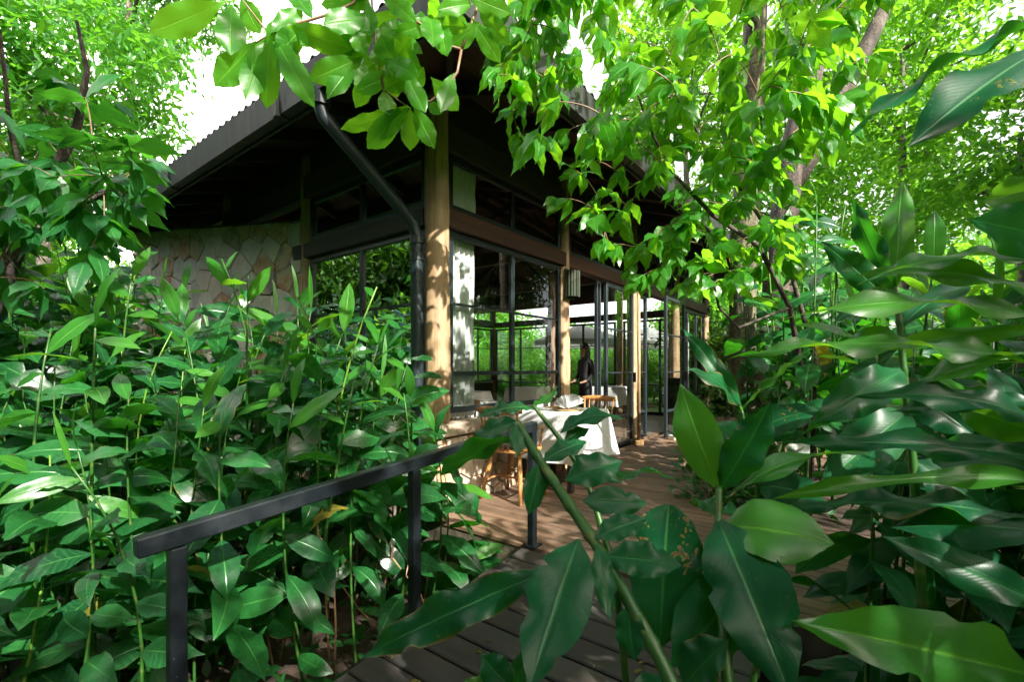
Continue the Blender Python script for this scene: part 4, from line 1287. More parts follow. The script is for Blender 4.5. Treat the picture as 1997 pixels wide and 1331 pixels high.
# right hand side bank, mostly in shade
spots = []
tries = -3000
TOPR = [(1380, 900), (1480, 720), (1560, 570), (1700, 490), (1850, 460), (2000, 440), (2600, 330)]
while tries < 2500:
    tries += 1
    a_, b_ = rr.uniform(-4.6, .25), rr.uniform(-5.6, -2.72)
    p = W(a_, b_)
    if p.y < -1.6 or p.length < 1.05 or p.x < .75 or (a_ > -.42 and b_ > -2.95): continue
    px = CX + F * p.x / max(p.y, .3)
    if px < 1490 or (p.y < 1.5 and px < 2150): continue
    if any((p - q).length < .20 for q in spots): continue
    spots.append(p)
for p in spots:
    px = CX + F * p.x / max(.3, p.y)
    yl = interp(TOPR, px) + rr.uniform(0, 160)
    h = min(2.9, max(.5, EYE - (yl - HY) / F * p.y + .45)) if p.y > .55 else rr.uniform(.8, 1.2)
    base = V((p.x, p.y, -.5))
    top = base + V((rr.uniform(.0, .15) * h, rr.uniform(-.1, .15) * h, h))
    ginger(base, top, int(9 + 7 * h), rr, (.20, .34), right_label(p, px, h, top - base), 'shaded ginger plants right of the ramp', mset=GN, start=.15, r0=.009, lean=.04)
# plants in the bed cut out of the deck
spots = []
tries = 0
while tries < 900:
    tries += 1
    p = W(rr.uniform(BED[0] + .25, BED[1] - .2), rr.uniform(BED[2] + .15, BED[3] - .25))
    px = CX + F * p.x / p.y
    if px < 1435: continue
    if any((p - q).length < .25 for q in spots): continue
    spots.append(p)
for p in spots:
    h = rr.uniform(1.6, 2.5)
    base = V((p.x, p.y, -.06)); top = base + V((rr.uniform(-.2, .2), rr.uniform(-.2, .2), h))
    ginger(base, top, int(5 + 4 * h), rr, (.26, .40), '%s %s ginger plant in the deck bed %s' % ('tall' if h > 2 else 'medium' if h > 1.7 else 'short', 'leaning left' if top.x < base.x - .06 else 'leaning right' if top.x > base.x + .06 else 'upright', 'at the arching shrub' if p.y < 4.2 else 'before the mossy trunk' if p.y < 5.0 else 'beside the mossy trunk'), 'ginger plants in the deck bed', mset=G, start=.2)

spots = []
tries = 0
while tries < 900:
    tries += 1
    p = W(rr.uniform(-.3, 8.5), rr.uniform(-6.6, -4.55))
    px = CX + F * p.x / p.y
    if px < 1430 or px > 2250: continue
    if any((p - q).length < .33 for q in spots): continue
    spots.append(p)
for p in spots:
    px = CX + F * p.x / p.y
    h = rr.uniform(2.2, 3.3)
    base = V((p.x, p.y, -.5)); top = base + V((rr.uniform(-.25, .25), rr.uniform(-.25, .25), h))
    kd = rr.random() < .35
    lb = '%s %s beyond the deck %s' % ('tall' if h > 2.9 else 'medium' if h > 2.5 else 'short', 'oval leaved plant' if kd else 'ginger plant', 'behind the deck bed' if px < 1650 else 'behind the right bank' if px < 1850 else 'near the right edge' if px < 2000 else 'outside the right edge')
    ginger(base, top, 15, rr, (.28, .44), lb, 'plants beyond the right side of the deck', mset=BK if kd else G, start=.1, name='broad_leaved_plant' if kd else 'ginger_plant', cat='plant' if kd else 'ginger plant')

# ------------------------------------------------------------------ hero leaves, placed one by one
def hero_leaf(parent, b_, t_, Zb, Zt, wpx, face=.6, roll=0.0, sag=.12, mt=GINGER_NEAR, prof=PR_G, fold=.25, wave=.012, bites=(), seed=0, serr=0.0, curl=0.0):
    rr_ = random.Random(seed * 7 + int(b_[0]) + int(t_[1]))
    base, tip = P(b_[0], b_[1], Zb), P(t_[0], t_[1], Zt)
    T = (tip - base); L = T.length; T.normalize()
    mid = (base + tip) / 2
    vv = (V((0, 0, EYE)) - mid).normalized()
    N0 = V((0, 0, 1)).lerp(vv, face)
    S0 = T.cross(N0).normalized(); N0 = S0.cross(T)
    S1 = S0 * math.cos(roll) + N0 * math.sin(roll); N1 = S1.cross(T)
    fac = (S1 - vv * S1.dot(vv)).length
    Wd = wpx / F * mid.y / max(.4, fac)
    pts = bez(base, mid + N1 * (sag * L), tip, 30)
    fr = []; hf = []
    for i, p in enumerate(pts):
        d = (pts[min(i + 1, 30)] - pts[max(i - 1, 0)]).normalized()
        t = i / 30
        s_ = (S1 - d * S1.dot(d)).normalized(); nn = s_.cross(d)
        c = curl * t * t
        s2 = s_ * math.cos(c) + nn * math.sin(c); n2 = s2.cross(d)
        fr.append((p - base, s2, n2)); hf.append(prof(t) * Wd / 2)
    me = uv_mesh('leaf', *ribbon(fr, hf, 4, fold, wave * (L / .3), rr_, bites, serr, rr_.uniform(1.5, 3.5)), mt)
    return link('leaf', me, None, parent, base - V(parent.location))
def hero_plant(name, label, cat, stem, radii, base, mt=STEM):
    o = empty(name, base, label=label, cat=cat)
    if stem:
        fine = []; fr_ = []
        for i in range(len(stem) - 1):
            m_ = max(3, int((stem[i + 1] - stem[i]).length / .012))
            for k in range(m_):
                fine.append(stem[i].lerp(stem[i + 1], k / m_)); fr_.append(radii[i] + (radii[i + 1] - radii[i]) * k / m_)
        fine.append(stem[-1]); fr_.append(radii[-1])
        for _ in range(8):
            fine = [fine[0]] + [(fine[i - 1] + fine[i] * 2 + fine[i + 1]) / 4 for i in range(1, len(fine) - 1)] + [fine[-1]]
        acc = 0
        for i in range(1, len(fine)):
            acc += (fine[i] - fine[i - 1]).length
            q = acc % .075
            fr_[i] *= 1.16 if q < .010 else 1.0 - .10 * (q / .075)
        MB().tube([p - base for p in fine], fr_, 10).build('stem', mt, o, True)
    return o
TORN = [(.30, .03, 1, .35), (.60, .10, 1, .22), (.80, .04, 0, .3)]
NIB = [(.42, .03, 1, .22), (.68, .04, 0, .28)]
# thick cut stem in the middle foreground
st = [V((.36, .66, -.48)), P(1330, 1380, .74), P(1290, 1290, .78), P(1240, 1200, .83), P(1190, 1105, .90), P(1130, 1015, .98), P(1062, 915, 1.08), P(1008, 826, 1.16)]
h1 = hero_plant('ginger_plant', 'ginger plant with a thick cut off stem leaning left in the middle foreground', 'ginger plant', st, [.0135, .0135, .013, .0125, .0125, .012, .012, .0115], st[0], STEM_DARK)
HL = [((1012, 822), (915, 868), 1.17, 1.22, 44, .45, .2, .15, ()), ((1012, 826), (1008, 890), 1.15, 1.10, 38, .9, .3, .1, ()), ((1004, 852), (856, 930), 1.13, 1.2, 52, .3, -.9, .12, ()),
      ((1058, 902), (1145, 862), 1.09, 1.14, 38, .7, .3, .15, ()), ((1103, 938), (1214, 900), 1.02, 1.04, 64, .85, .2, .12, ()), ((1136, 978), (1262, 984), .98, 1.0, 58, .75, 0, .1, NIB),
      ((1050, 905), (1030, 1005), 1.08, 1.04, 46, .9, .6, .06, ()), ((1160, 1050), (1262, 1012), .93, .95, 50, .8, .3, .1, ()), ((1180, 1085), (1330, 1105), .90, .86, 70, .85, .2, .1, NIB),
      ((1128, 1052), (1030, 1352), .92, .72, 130, .95, -.1, .06, TORN), ((1165, 1062), (1190, 1215), .90, .82, 44, .9, .3, .05, NIB), ((1085, 1108), (704, 1285), .93, 1.0, 78, .75, .1, .16, NIB),
      ((1225, 1180), (1238, 1290), .84, .8, 60, .85, -.5, .05, ())]
for i, (b_, t_, zb, zt, wp, fc, rl, sg, bt) in enumerate(HL):
    hero_leaf(h1, b_, t_, zb, zt, wp, fc, rl, sg, bites=bt, seed=i)
# second, thinner shoot behind it over the tablecloth
st = [V((.33, .95, -.48)), P(1200, 1120, 1.12), P(1148, 945, 1.22), P(1110, 880, 1.26), P(1075, 835, 1.29), P(1040, 792, 1.32)]
h2 = hero_plant('ginger_plant', 'thin ginger shoot with a curled lime leaf rising over the tablecloth', 'ginger plant', st, [.009, .009, .008, .0075, .007, .006], st[0])
for i, (b_, t_, zb, zt, wp, fc, rl, sg, mt) in enumerate([((1040, 792), (1088, 752), 1.32, 1.38, 30, .5, .5, -.2, GINGER_YOUNG), ((1040, 796), (926, 818), 1.31, 1.25, 26, .3, .2, .2, GINGER), ((1092, 845), (1216, 818), 1.28, 1.34, 36, .55, .4, .3, GINGER_NEAR),
      ((1100, 862), (1150, 836), 1.27, 1.3, 26, .7, .3, .15, GINGER), ((1120, 890), (1215, 945), 1.25, 1.2, 40, .6, .0, .2, GINGER_NEAR), ((1150, 948), (1322, 936), 1.2, 1.3, 24, .25, .2, .2, GINGER)]):
    hero_leaf(h2, b_, t_, zb, zt, wp, fc, rl, sg, mt=mt, seed=30 + i, curl=.5 if i == 0 else 0)
# upright pair of leaves right of the deck
st = [V((.52, .70, -.48)), P(1420, 1340, .85), P(1402, 1120, .98), P(1400, 1020, 1.03), P(1402, 950, 1.06)]
h3 = hero_plant('ginger_plant', 'ginger plant with two upright leaves and a big drooping spotted leaf right of the deck', 'ginger plant', st, [.012, .012, .010, .009, .008], st[0])
for i, (b_, t_, zb, zt, wp, fc, rl, sg, mt, bt) in enumerate([((1400, 955), (1326, 748), 1.06, 1.12, 84, .9, .15, .05, GINGER_YOUNG, ()), ((1405, 955), (1505, 783), 1.06, 1.0, 74, .85, -.5, .05, GINGER_NEAR, ()), ((1412, 978), (1698, 884), 1.04, 1.0, 34, .25, .25, .22, GINGER_YOUNG, ()),
      ((1398, 1012), (1545, 1370), 1.03, .80, 150, .92, .15, .14, GINGER_NEAR, NIB), ((1410, 1025), (1628, 1062), 1.02, .92, 118, .8, .2, .16, GINGER_YOUNG, ()), ((1405, 1060), (1560, 1225), 1.0, .88, 120, .9, -.2, .1, GINGER_NEAR, ()),
      ((1395, 1010), (1362, 992), 1.04, 1.3, 40, .5, 0, .2, GINGER_NEAR, ()), ((1402, 1000), (1470, 1040), 1.04, 1.2, 40, .6, 0, .2, GINGER_NEAR, ())]):
    hero_leaf(h3, b_, t_, zb, zt, wp, fc, rl, sg, mt=mt, bites=bt, seed=50 + i)
# broad leaf plant between them
st = [V((.45, .80, -.48)), P(1330, 1360, .92), P(1285, 1262, .98)]
h4 = hero_plant('ginger_plant', 'ginger plant with one broad rounded leaf turned to the viewer in the foreground', 'ginger plant', st, [.010, .009, .007], st[0])
PR_B = prof_fn([(0, .06), (.08, .35), (.25, .78), (.5, 1), (.72, .98), (.88, .72), (.96, .4), (1, .12)])
hero_leaf(h4, (1287, 1262), (1305, 985), .98, 1.06, 138, .95, .1, .06, prof=PR_B, bites=NIB, seed=70)
hero_leaf(h4, (1310, 1300), (1480, 1090), .92, 1.0, 130, .9, -.3, .1, seed=71)
hero_leaf(h4, (1330, 1345), (1420, 1250), .9, .85, 90, .8, .4, .1, seed=72)
hero_leaf(h4, (1300, 1330), (1225, 1420), .9, .8, 90, .8, .4, .1, seed=73)
# lower corner leaves by the ramp
st = [V((.05, .95, -.48)), P(1020, 1400, 1.0), P(1000, 1340, 1.05)]
h5 = hero_plant('ginger_plant', 'small ginger plant at the bottom edge left of the torn leaf', 'ginger plant', st, [.009, .008, .006], st[0])
hero_leaf(h5, (1000, 1345), (938, 1278), 1.05, 1.1, 60, .8, .3, .2, seed=75)
hero_leaf(h5, (1000, 1345), (905, 1330), 1.05, 1.1, 30, .6, .3, .2, seed=76, mt=GINGER_YOUNG)
hero_leaf(h5, (1005, 1345), (1040, 1262), 1.05, 1.0, 44, .8, .3, .1, seed=77)
# plants whose leaves reach in from the right edge
st = [V((1.15, .72, -.48)), P(2120, 1500, .86), P(2080, 1250, .90), P(2050, 1000, .95), P(2045, 700, 1.0), P(2040, 440, 1.05), P(2040, 60, 1.1)]
h6 = hero_plant('ginger_plant', 'tall ginger plant outside the right edge whose long leaves reach into the picture', 'ginger plant', st, [.017, .017, .016, .015, .014, .012, .010], st[0])
RL = [((2045, 1330), (1545, 1212), .88, .80, 150, .75, .25, .12, GINGER_YOUNG, NIB), ((2050, 1190), (1718, 1046), .90, .98, 74, .6, .2, .1, GINGER_NEAR, ()), ((2045, 1040), (1735, 1030), .94, 1.05, 90, .7, -.3, .12, GINGER_NEAR, NIB),
      ((2045, 625), (1530, 622), 1.0, 1.08, 46, .35, .1, .16, GINGER_YOUNG, ()), ((2045, 715), (1450, 694), .99, 1.10, 44, .3, .1, .14, GINGER_YOUNG, ()), ((2040, 40), (1652, 270), 1.1, 1.05, 62, .7, -1.0, .10, GINGER_NEAR, ()),
      ((2040, 90), (1772, 285), 1.09, .98, 118, .85, -.3, .06, GINGER_NEAR, NIB), ((2045, 470), (1888, 428), 1.04, .92, 105, .8, .3, .12, GINGER_NEAR, ()), ((2045, 360), (1915, 395), 1.05, 1.15, 60, .7, .3, .1, GINGER_YOUNG, ()),
      ((2045, 850), (1860, 790), .97, 1.1, 80, .7, .4, .1, GINGER_YOUNG, ()), ((2045, 920), (1800, 880), .96, 1.2, 90, .6, .2, .12, GINGER_NEAR, ())]
r_ = random.Random(12)
for k in range(9):
    y0 = 520 + k * 62 + r_.uniform(-20, 20)
    RL.append(((2046, y0), (r_.uniform(1500, 1760), y0 + r_.uniform(-70, 90)), .98, r_.uniform(1.02, 1.25), r_.uniform(34, 56), r_.uniform(.25, .6), r_.uniform(-.2, .4), r_.uniform(.12, .26), r_.choice((GINGER_YOUNG, GINGER_NEAR)), ()))
for i, (b_, t_, zb, zt, wp, fc, rl, sg, mt, bt) in enumerate(RL):
    hero_leaf(h6, b_, t_, zb, zt, wp, fc, rl, sg, mt=mt, bites=bt, seed=90 + i)
st = [V((1.05, 1.32, -.48)), P(1800, 1200, 1.35), P(1780, 900, 1.38), P(1760, 700, 1.40), P(1748, 560, 1.42)]
h7 = hero_plant('ginger_plant', 'shaded ginger plant with one bright upright leaf in front of the right trees', 'ginger plant', st, [.013, .013, .012, .010, .008], st[0])
for i, (b_, t_, zb, zt, wp, fc, rl, sg, mt) in enumerate([((1748, 560), (1760, 350), 1.42, 1.5, 52, .9, .2, .05, GINGER_YOUNG), ((1748, 570), (1660, 385), 1.42, 1.48, 40, .8, .6, .08, GINGER_NEAR), ((1752, 600), (1600, 470), 1.41, 1.5, 50, .6, .3, .15, GINGER),
      ((1765, 720), (1580, 830), 1.4, 1.3, 80, .7, .3, .12, GINGER_NEAR), ((1770, 760), (1900, 850), 1.4, 1.3, 80, .7, .1, .12, GINGER_NEAR), ((1775, 800), (1600, 950), 1.39, 1.3, 95, .8, .1, .1, GINGER_NEAR), ((1785, 900), (1930, 1000), 1.38, 1.3, 90, .7, .2, .1, GINGER_NEAR), ((1755, 640), (1900, 560), 1.41, 1.5, 60, .6, .2, .2, GINGER_NEAR)]):
    hero_leaf(h7, b_, t_, zb, zt, wp, fc, rl, sg, mt=mt, seed=120 + i)
st = [V((.75, 1.6, -.48)), P(1500, 1100, 1.65), P(1470, 900, 1.68), P(1445, 800, 1.7)]
h8 = hero_plant('ginger_plant', 'ginger plant with a pale folded sunlit leaf below the mossy trunk', 'ginger plant', st, [.012, .011, .009, .007], st[0])
for i, (b_, t_, zb, zt, wp, fc, rl, sg, mt) in enumerate([((1445, 802), (1584, 680), 1.7, 1.75, 26, .6, 1.1, .05, GINGER_YOUNG), ((1450, 810), (1340, 720), 1.7, 1.6, 40, .4, .2, .2, GINGER_NEAR), ((1460, 850), (1600, 800), 1.69, 1.6, 60, .6, .2, .2, GINGER_NEAR), ((1465, 880), (1380, 830), 1.68, 1.55, 50, .6, .2, .2, GINGER_NEAR), ((1480, 950), (1610, 980), 1.67, 1.5, 70, .6, .2, .2, GINGER_NEAR), ((1448, 800), (1330, 640), 1.7, 1.8, 36, .4, .4, .2, GINGER_NEAR)]):
    hero_leaf(h8, b_, t_, zb, zt, wp, fc, rl, sg, mt=mt, seed=140 + i)

# ------------------------------------------------------------------ trees with countable leaves
def bake(name, items, mt, parent, org):
    """join leaf copies into one mesh: items = [(mesh, matrix)]"""
    vs = []; fs = []; uvs = []
    cache = {}
    for me, mx in items:
        if me.name not in cache:
            co = [v.co.copy() for v in me.vertices]
            fc = [tuple(p.vertices) for p in me.polygons]
            uu = [0] * len(co)
            l = me.uv_layers[0].data
            for lp in me.loops: uu[lp.vertex_index] = tuple(l[lp.index].uv)
            cache[me.name] = (co, fc, uu)
        co, fc, uu = cache[me.name]
        n = len(vs)
        vs += [mx @ c for c in co]; fs += [tuple(i + n for i in f) for f in fc]; uvs += uu
    me = uv_mesh(name, vs, uvs, fs, mt)
    return link(name, me, None, parent, kind='stuff')
def leafy_tree(name, label, cat, base, paths, clusters, protos, Ls, hang, rr, barkm, nper=(4, 7), limit=285, up_bias=.6, mt_stuff=None, spread=.9):
    """paths: [[(point, radius)...]] woody skeleton; clusters: points that carry leaves, each joined to the nearest wood"""
    T = empty(name, base, label=label, cat=cat)
    nodes = []
    for k, path in enumerate(paths):
        pts = [p for p, r in path]
        MB().tube([p - base for p in pts], [r for p, r in path], 10).build('trunk' if k == 0 else 'branch', barkm, T, True)
        for i in range(len(pts) - 1):
            for j in range(6): nodes.append(pts[i].lerp(pts[i + 1], j / 6))
    tw = MB(); leaves = []
    rem = list(clusters)
    rem.sort(key=lambda c: min((c - n).length for n in nodes))
    for c in rem:
        nb = min(nodes, key=lambda n: (c - n).length)
        d = c - nb; L = d.length
        mid = nb.lerp(c, .5) + V((rr.uniform(-.1, .1), rr.uniform(-.1, .1), .18)) * L
        pts = bez(nb, mid, c, 6)
        tw.tube([p - base for p in pts], [max(.0022, min(.008, .004 * L + .003)) * (1 - .08 * i) for i in range(7)], 5)
        nodes += pts[2:]
        n = rr.randint(*nper)
        dd = (pts[-1] - pts[-2]).normalized()
        a0 = rr.uniform(0, 6.28)
        for k in range(n):
            f = max(0, 6 - (k // 2) * .8 * rr.uniform(.7, 1.2)); i = min(int(f), 5)
            p = pts[i].lerp(pts[i + 1], f - i)
            an = a0 + k * 2.4
            rad = V((math.cos(an), math.sin(an), rr.uniform(-.2, .2)))
            rad = (rad - dd * rad.dot(dd) * .5)
            ld = dd * rr.uniform(.25, .7) + rad * spread + V((0, 0, -hang * rr.uniform(.5, 1.3)))
            up = V((rr.uniform(-.5, .5), rr.uniform(-.5, .5), up_bias)) - dd * .2
            leaves.append((rr.choice(protos), p, ld, up, rr.uniform(*Ls)))
    tw.build('twigs', barkm if barkm is TWIG else TWIG, T, True, kind='stuff')
    def key(l):
        p = l[1]
        if p.y < .3: return 99
        x, y = pix(p)
        return p.length + (0 if -60 < x < 2060 and -60 < y < 1400 else 50)
    leaves.sort(key=key)
    for (me, p, ld, up, L) in leaves[:limit]:
        put_leaf(me, T, p, ld, up, L)
    rest = [(me, leaf_matrix(p - base, ld, up, L)) for (me, p, ld, up, L) in leaves[limit:]]
    if rest: bake('foliage', rest, rest[0][0].materials[0], T, base)
    return T
rr = random.Random(77)
# tree with broad serrated leaves hanging in front of the roof corner
mbase = V((-1.75, -1.6, -.5))
limb = [(mbase, .16), (V((-1.7, -1.5, 1.6)), .13), (V((-1.5, -1.0, 3.0)), .10), (V((-1.1, .2, 3.7)), .06), (V((-.6, 1.2, 3.6)), .035), (P(700, -120, 1.75), .018), (P(950, -60, 1.75), .012)]
M1 = empty('mango_tree', mbase, label='tree with broad serrated hanging leaves in front of the roof corner', cat='tree')
MB().tube([p - mbase for p, r in limb], [r for p, r in limb], 12).build('trunk', BARK_DARK, M1, True)
for pts, r in (([(700, -120), (690, 5), (640, 28), (580, 46), (525, 66)], .0055), ([(560, -90), (470, -5), (500, 35), (525, 66)], .004), ([(525, 66), (490, 90)], .003), ([(950, -60), (935, 0), (918, 50), (900, 96)], .006),
               ([(900, 96), (892, 140), (868, 176), (840, 198), (815, 199), (785, 178), (765, 130)], .005), ([(900, 96), (866, 86), (838, 58), (782, 22), (700, -120)], .005), ([(700, -120), (725, 0), (733, 90), (748, 175)], .0045), ([(748, 175), (790, 205)], .003)):
    MB().tube([P(x, y, 1.75) - mbase for x, y in pts], r, 6).build('branch', TWIG, M1, True)
ML = [((440, 2), (290, 64), 52), ((452, 8), (450, 108), 52), ((470, -8), (508, 66), 40), ((500, 80), (418, 168), 50), ((525, 68), (470, 178), 40), ((525, 70), (478, 195), 46), ((530, 70), (520, 212), 46), ((530, 66), (614, 210), 46), ((540, 62), (580, 140), 40), ((560, 50), (686, 96), 46),
      ((600, 40), (540, 108), 44), ((610, 36), (562, -30), 40), ((640, 26), (708, 112), 46), ((660, 20), (720, 60), 36), ((575, 45), (610, 90), 34), ((525, 66), (590, 20), 34),
      ((795, 205), (664, 252), 30), ((795, 206), (716, 290), 46), ((798, 208), (736, 272), 36), ((800, 208), (800, 294), 36), ((806, 206), (848, 290), 36), ((835, 198), (862, 222), 26), ((840, 150), (894, 216), 38), ((800, 190), (826, 130), 30), ((785, 175), (760, 110), 38), ((768, 140), (692, 178), 34), ((765, 130), (700, 130), 34),
      ((765, 130), (744, 66), 46), ((770, 125), (808, 135), 44), ((765, 120), (800, 72), 40), ((782, 22), (716, 62), 34), ((782, 22), (800, -30), 36), ((835, 46), (912, 52), 30), ((838, 50), (882, 92), 28), ((838, 46), (852, -12), 22), ((835, 45), (800, 40), 34), ((866, 86), (872, 98), 20), ((858, 62), (866, 96), 20),
      ((705, 112), (602, 156), 44), ((708, 112), (638, 194), 36), ((715, 110), (690, 60), 36), ((733, 90), (742, 130), 36), ((740, 150), (690, 165), 40), ((748, 175), (760, 225), 34), ((700, 60), (660, 120), 36), ((725, 20), (690, -20), 36), ((735, 100), (770, 60), 40), ((748, 175), (790, 150), 36), ((760, 140), (775, 190), 30)]
r_ = random.Random(4)
for k in range(26):
    bx_, by_ = r_.choice(((580, 46), (640, 28), (690, 5), (725, 0), (733, 60), (782, 22), (838, 40), (700, -60), (918, 40), (930, 10), (735, 110), (765, 125), (885, 150)))
    bx_ += r_.uniform(-22, 22); by_ += r_.uniform(-22, 12)
    an = r_.uniform(-.2, 3.3); L_ = r_.uniform(65, 105)
    ML.append(((bx_, by_), (bx_ + L_ * math.cos(an), by_ + L_ * math.sin(an)), r_.uniform(32, 44)))
for i, (b_, t_, wp) in enumerate(ML):
    r_ = random.Random(i + 900)
    z0 = 1.75 + r_.uniform(-.04, .04)
    hero_leaf(M1, b_, t_, z0, z0 + r_.uniform(-.10, .10), wp * 1.05, r_.uniform(.6, 1), r_.uniform(-.5, .5), r_.uniform(-.05, .15), mt=MANGO, prof=PR_M, fold=r_.uniform(.05, .22), wave=.008, seed=200 + i, serr=.025)

# arching shrub right of the pavilion, rooted in the deck bed
sb = W(1.75, -2.55, -.06)
def pth(px, rads): return list(zip(px, rads))
A_ = [sb, P(1570, 760, 3.55), P(1540, 600, 3.4), P(1480, 480, 3.2), P(1390, 420, 3.0), P(1310, 335, 2.85), P(1262, 240, 2.7), P(1240, 170, 2.6)]
B_ = [sb, P(1590, 700, 3.6), P(1545, 540, 3.6), P(1500, 450, 3.5), P(1445, 370, 3.4), P(1375, 285, 3.3), P(1330, 200, 3.2)]
C_ = [P(1540, 600, 3.4), P(1440, 640, 3.2), P(1402, 600, 3.0), P(1385, 520, 2.9), P(1366, 470, 2.85)]
cl = []
def scatter(poly_fn, n, rr, zr):
    out = []
    while len(out) < n:
        q = poly_fn(rr)
        if q: out.append(P(q[0], q[1], rr.uniform(*zr)))
    return out
def reg_shrub(rr):
    x, y = rr.uniform(1060, 1560), rr.uniform(180, 560)
    lo = interp([(1060, 370), (1120, 420), (1180, 500), (1260, 560), (1400, 600), (1560, 560)], x)
    hi = interp([(1060, 330), (1150, 280), (1250, 200), (1560, 200)], x)
    return (x, y) if hi < y < lo else None
cl = scatter(reg_shrub, 120, rr, (2.4, 3.6))
leafy_tree('arching_shrub', 'arching shrub with drip tipped leaves in front of the right facade', 'shrub', sb, [pth(A_, [.022, .02, .018, .016, .013, .010, .007, .004]), pth(B_, [.02, .019, .017, .015, .012, .009, .005]), pth(C_, [.010, .009, .008, .006, .004])], cl, SH, (.11, .18), .45, rr, BARK_DARK, (5, 8))
# canopy tree overhead on the right
cb = W(3.35, -2.05, -.06)
tr = [(cb, .19), (P(1446, 760, 5.6), .155), (P(1450, 500, 5.55), .145), (P(1462, 250, 5.5), .135), (P(1472, 60, 5.4), .125), (P(1480, -150, 5.2), .11)]
li = [(P(1472, 60, 5.4), .06), (P(1430, -80, 4.4), .05), (P(1330, -160, 3.4), .035), (P(1180, -150, 2.6), .022), (P(1020, -120, 2.2), .014)]
li2 = [(P(1480, -150, 5.2), .06), (P(1560, -170, 3.8), .045), (P(1620, -140, 3.0), .03), (P(1750, -120, 2.6), .018)]
li3 = [(P(1430, -80, 4.4), .022), (P(1490, -20, 3.0), .012), (P(1488, 90, 2.6), .008), (P(1476, 180, 2.45), .006), (P(1452, 235, 2.4), .004)]
def reg_can(rr):
    x, y = rr.uniform(930, 1730), rr.uniform(-80, 340)
    lo = interp([(930, 60), (960, 170), (1000, 270), (1100, 290), (1300, 310), (1480, 340), (1600, 320), (1730, 150)], x)
    if 1080 < x < 1180 and 120 < y < 215 and rr.random() < .6: return None
    if 1330 < x < 1420 and 80 < y < 250 and rr.random() < .5: return None
    return (x, y) if y < lo else None
cl = scatter(reg_can, 215, rr, (2.0, 3.7))
leafy_tree('canopy_tree', 'mottled bark tree in the deck bed with broad leaves hanging over the roof edge', 'tree', cb, [tr, li, li2, li3], cl, SH, (.11, .20), .5, rr, BARK_MOSS, (5, 8), limit=295)
# dark broad leaved tree at the left
lb_ = V((-4.4, 3.6, -.5))
tr = [(lb_, .09), (P(-40, 650, 3.6), .075), (P(60, 420, 3.5), .05), (P(150, 250, 3.4), .03), (P(170, 140, 3.3), .018), (P(150, 40, 3.3), .010)]
l2 = [(P(60, 420, 3.5), .03), (P(180, 390, 3.1), .016), (P(250, 350, 3.0), .009)]
l3 = [(P(60, 420, 3.5), .03), (P(20, 250, 3.2), .016), (P(0, 60, 3.0), .009)]
def reg_left(rr):
    x, y = rr.uniform(-120, 300), rr.uniform(20, 560)
    hi = interp([(-120, 20), (60, 60), (150, 130), (230, 190), (300, 340)], x)
    lo = interp([(-120, 600), (150, 560), (230, 470), (300, 420)], x)
    if y < 250 and rr.random() < .7: return None
    return (x, y) if hi < y < lo else None
cl = scatter(reg_left, 85, rr, (2.6, 3.9))
leafy_tree('broad_leaved_tree', 'dark broad leaved tree at the left edge before the roof end', 'tree', lb_, [tr, l2, l3], cl, DT, (.17, .28), .45, rr, BARK_DARK, (4, 8))

# ------------------------------------------------------------------ far trees
def crown_mesh(seed, rad, nclump, nleaf, leaf, narrow, hang, mt, sig=.3):
    rr_ = random.Random(seed)
    vs = []; fs = []; uvs = []
    cs = []
    for _ in range(nclump):
        d = V((rr_.gauss(0, 1), rr_.gauss(0, 1), rr_.gauss(0, 1))).normalized() * rr_.uniform(.35, 1) ** .6
        cs.append(V((d.x * rad[0], d.y * rad[1], d.z * rad[2])))
    for k in range(nleaf):
        c = rr_.choice(cs)
        p = c + V((rr_.gauss(0, sig), rr_.gauss(0, sig), rr_.gauss(0, sig * .75)))
        d = V((rr_.gauss(0, 1), rr_.gauss(0, 1), rr_.gauss(0, .6) - hang)).normalized()
        s_ = d.cross(V((rr_.gauss(0, .6), rr_.gauss(0, .6), 1))).normalized()
        nn = s_.cross(d)
        L = leaf * rr_.uniform(.7, 1.25); w_ = L * narrow * .5
        n = len(vs)
        vs += [p, p + d * (L * .45) + s_ * w_ - nn * (L * .05), p + d * L - nn * (L * .22), p + d * (L * .45) - s_ * w_ - nn * (L * .05), p + d * (L * .45) - nn * (L * .12)]
        fs += [(n, n + 1, n + 4), (n + 1, n + 2, n + 4), (n + 2, n + 3, n + 4), (n + 3, n, n + 4)]
        uvs += [(.5, 0), (1, .5), (.5, 1), (0, .5), (.5, .5)]
    me = uv_mesh('crown', vs, uvs, fs, mt)
    return me, cs
def far_tree(name, label, base, top, me_cs, sc, rot, barkm=BARK_PALE, r0=.14, group=None, trunk=None, limbs=9, cat='tree'):
    me, cs = me_cs
    T = empty(name, base, label=label, cat=cat, group=group)
    c = top - base
    o = link('crown', me, None, T, c); o.scale = (sc, sc, sc); o.rotation_euler = (0, 0, rot)
    Rm = Matrix.Rotation(rot, 3, 'Z')
    tp = trunk or [V((0, 0, 0)), c * .35 + V((.1, .05, 0)), c * .7, c]
    n = len(tp)
    MB().tube(tp, [r0 * (1 - .7 * i / (n - 1)) for i in range(n)], 10).build('trunk', barkm, T, True)
    lm_ = MB(); r_ = random.Random(int(rot * 1000))
    for k in range(min(limbs, len(cs))):
        e = c + Rm @ (cs[k] * sc)
        s0 = tp[-1].lerp(tp[-2], r_.uniform(0, .9))
        lm_.tube([s0, s0.lerp(e, .5) + V((0, 0, -.1)), e], [r0 * .3, r0 * .18, r0 * .06], 6)
    lm_.build('limbs', barkm, T, True, kind='stuff')
    return T
CRA = crown_mesh(1, (1.9, 1.9, 1.6), 40, 7500, .19, .34, .6, CROWN_A, .30)
